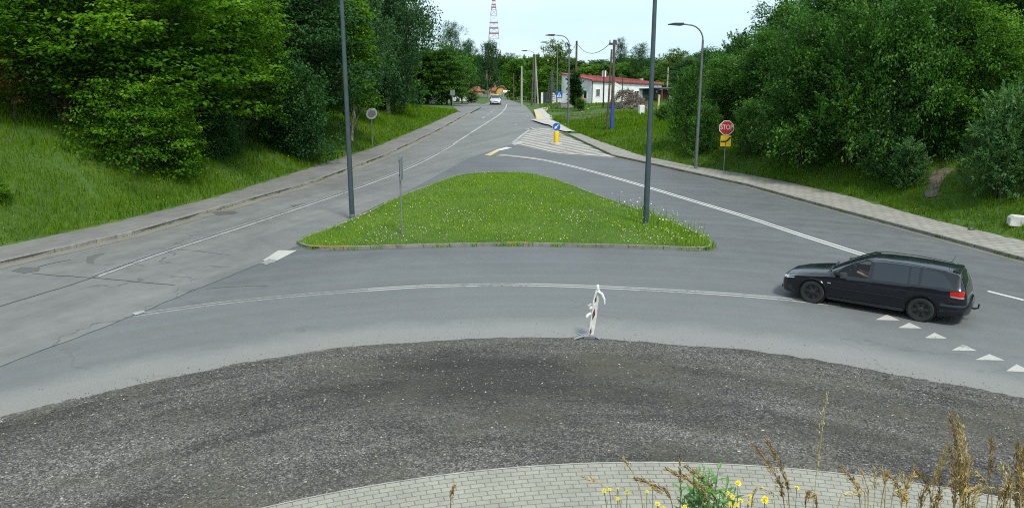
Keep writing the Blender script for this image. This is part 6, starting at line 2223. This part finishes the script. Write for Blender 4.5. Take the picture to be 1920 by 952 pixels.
def driver():
    J = {'hip': (-.12, .36, .70), 'waist': (-.20, .36, .85), 'chest': (-.27, .36, 1.05), 'neck': (-.27, .36, 1.17), 'head': (-.24, .36, 1.27), 'top': (-.24, .36, 1.35),
         'sl': (-.24, .54, 1.08), 'el': (.0, .60, .93), 'hl': (.36, .50, 1.02), 'sr': (-.24, .18, 1.08), 'er': (.0, .14, .90), 'hr': (.36, .24, 1.02),
         'tl': (.10, .44, .66), 'kl': (.38, .44, .74), 'al': (.66, .44, .42), 'tr': (.10, .28, .66), 'kr': (.38, .28, .74), 'ar': (.66, .28, .42)}
    E = [('hip', 'waist'), ('waist', 'chest'), ('chest', 'neck'), ('neck', 'head'), ('head', 'top'), ('chest', 'sl'), ('sl', 'el'), ('el', 'hl'), ('chest', 'sr'), ('sr', 'er'), ('er', 'hr'),
         ('hip', 'tl'), ('tl', 'kl'), ('kl', 'al'), ('hip', 'tr'), ('tr', 'kr'), ('kr', 'ar')]
    Rr = dict(hip=.12, waist=.12, chest=.14, neck=.055, head=.088, top=.07, sl=.065, el=.048, hl=.04, sr=.065, er=.048, hr=.04, tl=.08, kl=.06, al=.045, tr=.08, kr=.06, ar=.045)
    shirt = ({k: J[k] for k in ('waist', 'chest', 'sl', 'el', 'sr', 'er')}, [('waist', 'chest'), ('chest', 'sl'), ('sl', 'el'), ('chest', 'sr'), ('sr', 'er')], dict(waist=.15, chest=.165, sl=.085, el=.065, sr=.085, er=.065))
    hair = ({'a': (-.28, .36, 1.31), 'top': (-.25, .36, 1.375)}, [('a', 'top')], dict(a=.075, top=.07))
    person_figure('person', (mid.x, mid.y, 0.012), 'person in a light blue shirt driving the black estate car', J, E, Rr, M['skin'],
                  [('shirt', *shirt, M['shirt']), ('hair', *hair, M['hair'])], rz=math.atan2(head.y, head.x))
driver()

q = flat(929, 193)
Yc = 129.0; qx = at_depth(929, 190, Yc).x
silver = build_car('parked_car' if False else 'oncoming_car', (qx, Yc, float(zroad(Yc)) + 0.02), math.atan2(-1, 0.03), 'silver hatchback coming up the far end of the road', M['car_silver'], estate=False, detail=False)
Yw = 150.0; qx = at_depth(868, 186, Yw).x
build_car('parked_car', (qx, Yw, tz(qx, Yw) - 0.0), R(200), 'white car parked under the trees left of the far road', M['car_white'], estate=False, detail=False)
Yw = 205.0; qx = at_depth(956, 184, Yw).x
build_car('parked_car', (qx, Yw, tz(qx, Yw) + 0.12), R(12), 'pale car standing beside the gabled yellow house', M['car_silver'], estate=False, detail=False)

# ------------------------------------------------------------------ weeds close to the viewpoint
M['straw'] = plain('dry_straw', (0.40, 0.29, 0.105), 0.85, 0, 0.25, 30)
M['straw_brown'] = plain('dry_brown', (0.235, 0.145, 0.042), 0.85, 0, 0.3, 30)
M['straw_pale'] = plain('pale_straw', (0.46, 0.38, 0.19), 0.85, 0, 0.2, 30)
M['weed_green'] = plain('weed_green', (0.075, 0.19, 0.025), 0.6, 0, 0.25, 12)
M['stem_green'] = plain('stem_green', (0.09, 0.13, 0.04), 0.7, 0, 0.25, 12)
M['petal'] = plain('petal_yellow', (0.72, 0.58, 0.015), 0.7, 0, 0.08, 20)

def stalk(tx, ty, bx, d, mat, label, plume, rad, curl=0.0, seeds=70, group='dry grass stalks in the foreground'):
    """tall dry grass: stem from the slope below the viewpoint up to a seeded plume"""
    r = np.random.default_rng(int(tx * 7 + ty))
    Yt = d
    top = at_depth(tx, ty, Yt)
    low = at_depth(bx, 952, Yt)
    dirn = (top - low)
    zg = tz(low.x, Yt)
    ext = max(0.05, (low.z - zg))
    base = Vector((low.x - dirn.x / max(dirn.z, 0.2) * ext * 0.25, Yt + r.uniform(-0.05, 0.05), zg - 0.02))
    mids = [base, base.lerp(low, 0.6), low, low.lerp(top, 0.5) + Vector((-dirn.x * 0.12 + curl * 0.03, 0, 0.02)), top]
    pts = [Vector(p) for p in spline([tuple(p) for p in mids], 6)]
    t = thing('grass_stalk', base, label, 'dry grass', 0, group)
    L = [p - base for p in pts]
    MB().tube(L, [0.0028 * (1 - 0.6 * i / len(L)) for i in range(len(L))], 5).build('stem', M[mat], t, smooth=True)
    s = np.concatenate([[0], np.cumsum([(L[i + 1] - L[i]).length for i in range(len(L) - 1)])])
    tot = s[-1]
    A = np.array(L)
    P, X = [], []
    for _ in range(seeds):
        u = 1 - plume / tot * r.random() ** 0.9
        c = np.array([np.interp(u * tot, s, A[:, k]) for k in range(3)])
        c2 = np.array([np.interp(min(1, u + 0.03) * tot, s, A[:, k]) for k in range(3)])
        ax = unit((c2 - c + 1e-6)[None])[0]
        spread = rad * (0.35 + 0.65 * math.sin(math.pi * min(1, (1 - u) * tot / plume)))
        off = r.normal(0, 1, 3) * spread * 0.6
        P.append(c + off); X.append(ax + r.normal(0, 0.28, 3) + off / max(rad, 1e-4) * 0.2)
    P, X = np.array(P), np.array(X)
    V = leaf_quads(r, P, X, r.uniform(0.010, 0.022, len(P)), 0.24, 0.0)
    np_mesh('plume', V, 4, M[mat], None, t)
    return t

SD = [(1551, 736, 1524, 2.9, 'straw_pale', .33, .009, 110), (1410, 832, 1471, 2.6, 'straw_brown', .26, .010, 150), (1438, 826, 1480, 2.65, 'straw_brown', .22, .009, 130),
      (1575, 874, 1613, 2.6, 'straw_brown', .16, .008, 90), (1638, 876, 1638, 2.7, 'straw_pale', .09, .007, 60), (1665, 889, 1690, 2.6, 'straw_brown', .12, .009, 80),
      (1711, 874, 1745, 2.65, 'straw_brown', .14, .009, 90), (1712, 891, 1690, 2.5, 'straw', .12, .009, 80), (1774, 842, 1743, 2.6, 'straw', .16, .010, 110),
      (1782, 777, 1800, 2.6, 'straw_brown', .34, .012, 220), (1797, 783, 1806, 2.55, 'straw', .34, .013, 240), (1779, 833, 1790, 2.5, 'straw_brown', .24, .011, 150),
      (1817, 855, 1804, 2.55, 'straw', .20, .011, 150), (1858, 824, 1850, 2.7, 'straw_brown', .16, .008, 80), (1875, 871, 1885, 2.5, 'straw_pale', .13, .010, 90),
      (1908, 829, 1905, 2.55, 'straw_brown', .26, .014, 220), (1919, 842, 1912, 2.5, 'straw_brown', .26, .014, 220), (1190, 896, 1262, 2.5, 'straw_brown', .16, .008, 120),
      (1252, 880, 1330, 2.55, 'straw_brown', .20, .009, 140), (1283, 873, 1345, 2.6, 'straw_brown', .18, .009, 120), (1170, 860, 1205, 2.8, 'straw', .06, .004, 22),
      (1095, 894, 1165, 2.6, 'straw', .05, .004, 20), (1274, 856, 1275, 2.75, 'straw_brown', .12, .004, 40), (852, 911, 845, 2.7, 'straw_brown', .07, .005, 45),
      (1895, 900, 1880, 2.4, 'straw_brown', .18, .012, 160), (1845, 915, 1822, 2.45, 'straw', .12, .010, 90), (1745, 905, 1725, 2.4, 'straw_brown', .11, .009, 80),
      (1680, 915, 1700, 2.4, 'straw', .09, .008, 60), (1760, 930, 1752, 2.4, 'straw_brown', .10, .012, 90), (1910, 880, 1925, 2.4, 'straw', .18, .012, 150), (1600, 900, 1622, 2.7, 'straw', .05, .004, 24), (1825, 880, 1860, 2.6, 'straw', .08, .005, 40)]
rs = np.random.default_rng(21)
for _ in range(20):
    x_ = 1400 + 520 * rs.random() ** 0.7
    SD.append((x_, rs.uniform(868, 935), x_ + rs.normal(0, 22), rs.uniform(2.35, 2.8), ['straw', 'straw_pale', 'straw_brown'][rs.integers(0, 3)], rs.uniform(.05, .12), rs.uniform(.003, .007), int(rs.integers(18, 50))))
SL = {0: 'tallest pale straw stalk standing alone in the foreground', 1: 'brown grass plume leaning left, nearest to the leafy green weed', 3: 'single brown plume leaning left between the yellow dandelion and the pale stalk',
      4: 'short pale straw tip standing upright left of the dense clump', 9: 'dark plume highest in the dense clump at right', 10: 'thick straw-coloured plume in the middle of the dense clump at right', 15: 'thick brown plume at the right edge of the photo',
      17: 'drooping brown plume above the small yellow flowers', 23: 'short lone brown stalk at bottom centre', 20: 'thin bare stalk crossing the pavers left of the leafy weed', 21: 'thin bare stalk at the far left of the weeds, leaning left'}
for i, (tx, ty, bx, d, mat, pl, rd, sn) in enumerate(SD):
    stalk(tx, ty, bx, d, mat, SL.get(i, 'dry grass stalk among the weeds along the bottom right edge'), pl, rd, seeds=int(sn * 1.35))

def flower_plant(name, bx, heads, d, label, group='yellow flowering weeds in the foreground'):
    low = at_depth(bx, 985, d)
    base = Vector((low.x, d, tz(low.x, d)))
    t = thing(name, base, label, 'flower', 0, group)
    r = np.random.default_rng(int(bx))
    fork = (low - base) * 0.8
    MB().tube([(0, 0, -0.02), fork * 0.5 + Vector((0.01, 0, 0)), fork], [0.003, 0.0026, 0.0022], 5).build('stem', M['stem_green'], t, smooth=True)
    lf = []
    for hx, hy, sz in heads:
        p = at_depth(hx, hy, d + r.uniform(-0.12, 0.12)) - base
        st = MB().tube([fork, fork.lerp(p, 0.5) + Vector((r.uniform(-.01, .01), 0, 0)), p - Vector((0, 0, 0.004))], [0.002, 0.0015, 0.0013], 5).build('stem', M['stem_green'], t, smooth=True)
        mb = MB()
        n = 14
        for ring, (rr, zz, ph) in enumerate(((1.0, 0.15, 0), (0.72, 0.32, 0.2), (0.42, 0.48, 0.1))):
            for k in range(n):
                a = 2 * math.pi * k / n + ph + r.uniform(-.1, .1)
                dr_ = Vector((math.cos(a), math.sin(a), 0)); sd_ = Vector((-math.sin(a), math.cos(a), 0))
                q = sz * 0.92 * rr * r.uniform(0.85, 1.1)
                mb.add([dr_ * q * 0.1, dr_ * q * 0.6 + sd_ * sz * 0.15 + Vector((0, 0, zz * sz * 0.7)), dr_ * q + Vector((0, 0, zz * sz)), dr_ * q * 0.6 - sd_ * sz * 0.15 + Vector((0, 0, zz * sz * 0.7))], [(0, 1, 2, 3)])
        h_ = mb.build('flower_head', M['petal'], t)
        h_.location = p; h_.rotation_euler = (r.uniform(0.2, 0.9), r.uniform(-.4, .4), 0)
        MB().lathe([(0.002, -sz * 0.55), (sz * 0.34, -sz * 0.35), (sz * 0.36, 0.0)], 8, 'z').build('bud_cup', M['stem_green'], h_)
    for _ in range(9):
        u = r.random()
        p = fork * (0.45 + 0.55 * u)
        a = r.uniform(0, 6.28)
        dr_ = Vector((math.cos(a), math.sin(a), 0.4)) * r.uniform(0.04, 0.09); sd_ = Vector((-math.sin(a), math.cos(a), 0)) * 0.006
        lf.append((p, dr_, sd_))
    mb = MB()
    for p, dr_, sd_ in lf:
        mb.add([p, p + dr_ * 0.5 + sd_, p + dr_, p + dr_ * 0.5 - sd_], [(0, 1, 2, 3)])
    mb.build('leaves', M['weed_green'], t)
    return t
flower_plant('yellow_flower', 1165, [(1133, 919, .0105), (1143, 917, .0085), (1158, 915, .006), (1176, 922, .011), (1158, 934, .008)], 2.55, 'small yellow flower plant farthest left, with five heads over the pavers')
flower_plant('yellow_flower', 1225, [(1224, 914, .012), (1213, 921, .008), (1233, 944, .011), (1244, 951, .009)], 2.5, 'yellow flower plant beneath the drooping brown plume')
flower_plant('yellow_flower', 1385, [(1365, 923, .008), (1373, 931, .011), (1389, 938, .011), (1405, 930, .010), (1370, 945, .010), (1381, 945, .010), (1404, 942, .008), (1384, 905, .013)], 2.45, 'yellow flower cluster just right of the leafy green weed, most heads of all')
flower_plant('yellow_flower', 1435, [(1434, 936, .016)], 2.4, 'large single yellow flower right of the dense flower cluster')
flower_plant('yellow_flower', 1492, [(1494, 914, .012)], 2.6, 'lone yellow dandelion-like flower on a bare stem between brown plumes')
flower_plant('yellow_flower', 1285, [(1284, 950, .011), (1324, 915, .005)], 2.45, 'low yellow flower half hidden at the foot of the leafy green weed')

def leafy_weed():
    d = 2.65
    low = at_depth(1320, 985, d)
    base = Vector((low.x, d, tz(low.x, d)))
    t = thing('leafy_weed', base, 'bright green leafy weed with narrow leaves among the yellow flowers', 'weed')
    r = np.random.default_rng(77)
    tips = [(1310, 884), (1330, 880), (1342, 900), (1322, 905), (1300, 915), (1362, 912), (1320, 878), (1347, 876), (1300, 892), (1335, 890), (1275, 905), (1365, 905), (1290, 930), (1350, 925), (1310, 915), (1378, 920)]
    mb, sm = MB(), MB()
    for hx, hy in tips:
        p = at_depth(hx, hy, d + r.uniform(-0.10, 0.10)) - base
        root = (low - base) * r.uniform(0.55, 0.8) + Vector((r.uniform(-.02, .02), r.uniform(-.02, .02), 0))
        sm.tube([(0, 0, -0.02), root, root.lerp(p, 0.6), p], [0.003, 0.0025, 0.002, 0.001], 5)
        n = 46
        for k in range(n):
            u = 0.25 + 0.75 * k / n
            c = root.lerp(p, u)
            a = k * 2.4 + r.uniform(-.3, .3)
            ln_ = 0.072 * (1.1 - 0.5 * u) * r.uniform(0.7, 1.2)
            dr_ = Vector((math.cos(a), math.sin(a), r.uniform(0.3, 0.9))).normalized() * ln_
            sd_ = Vector((-math.sin(a), math.cos(a), 0)) * ln_ * 0.15
            mb.add([c, c + dr_ * 0.45 + sd_, c + dr_ + Vector((0, 0, -0.006)), c + dr_ * 0.45 - sd_], [(0, 1, 2, 3)])
    sm.build('stems', M['stem_green'], t, smooth=True)
    mb.build('leaves', M['weed_green'], t)
leafy_weed()
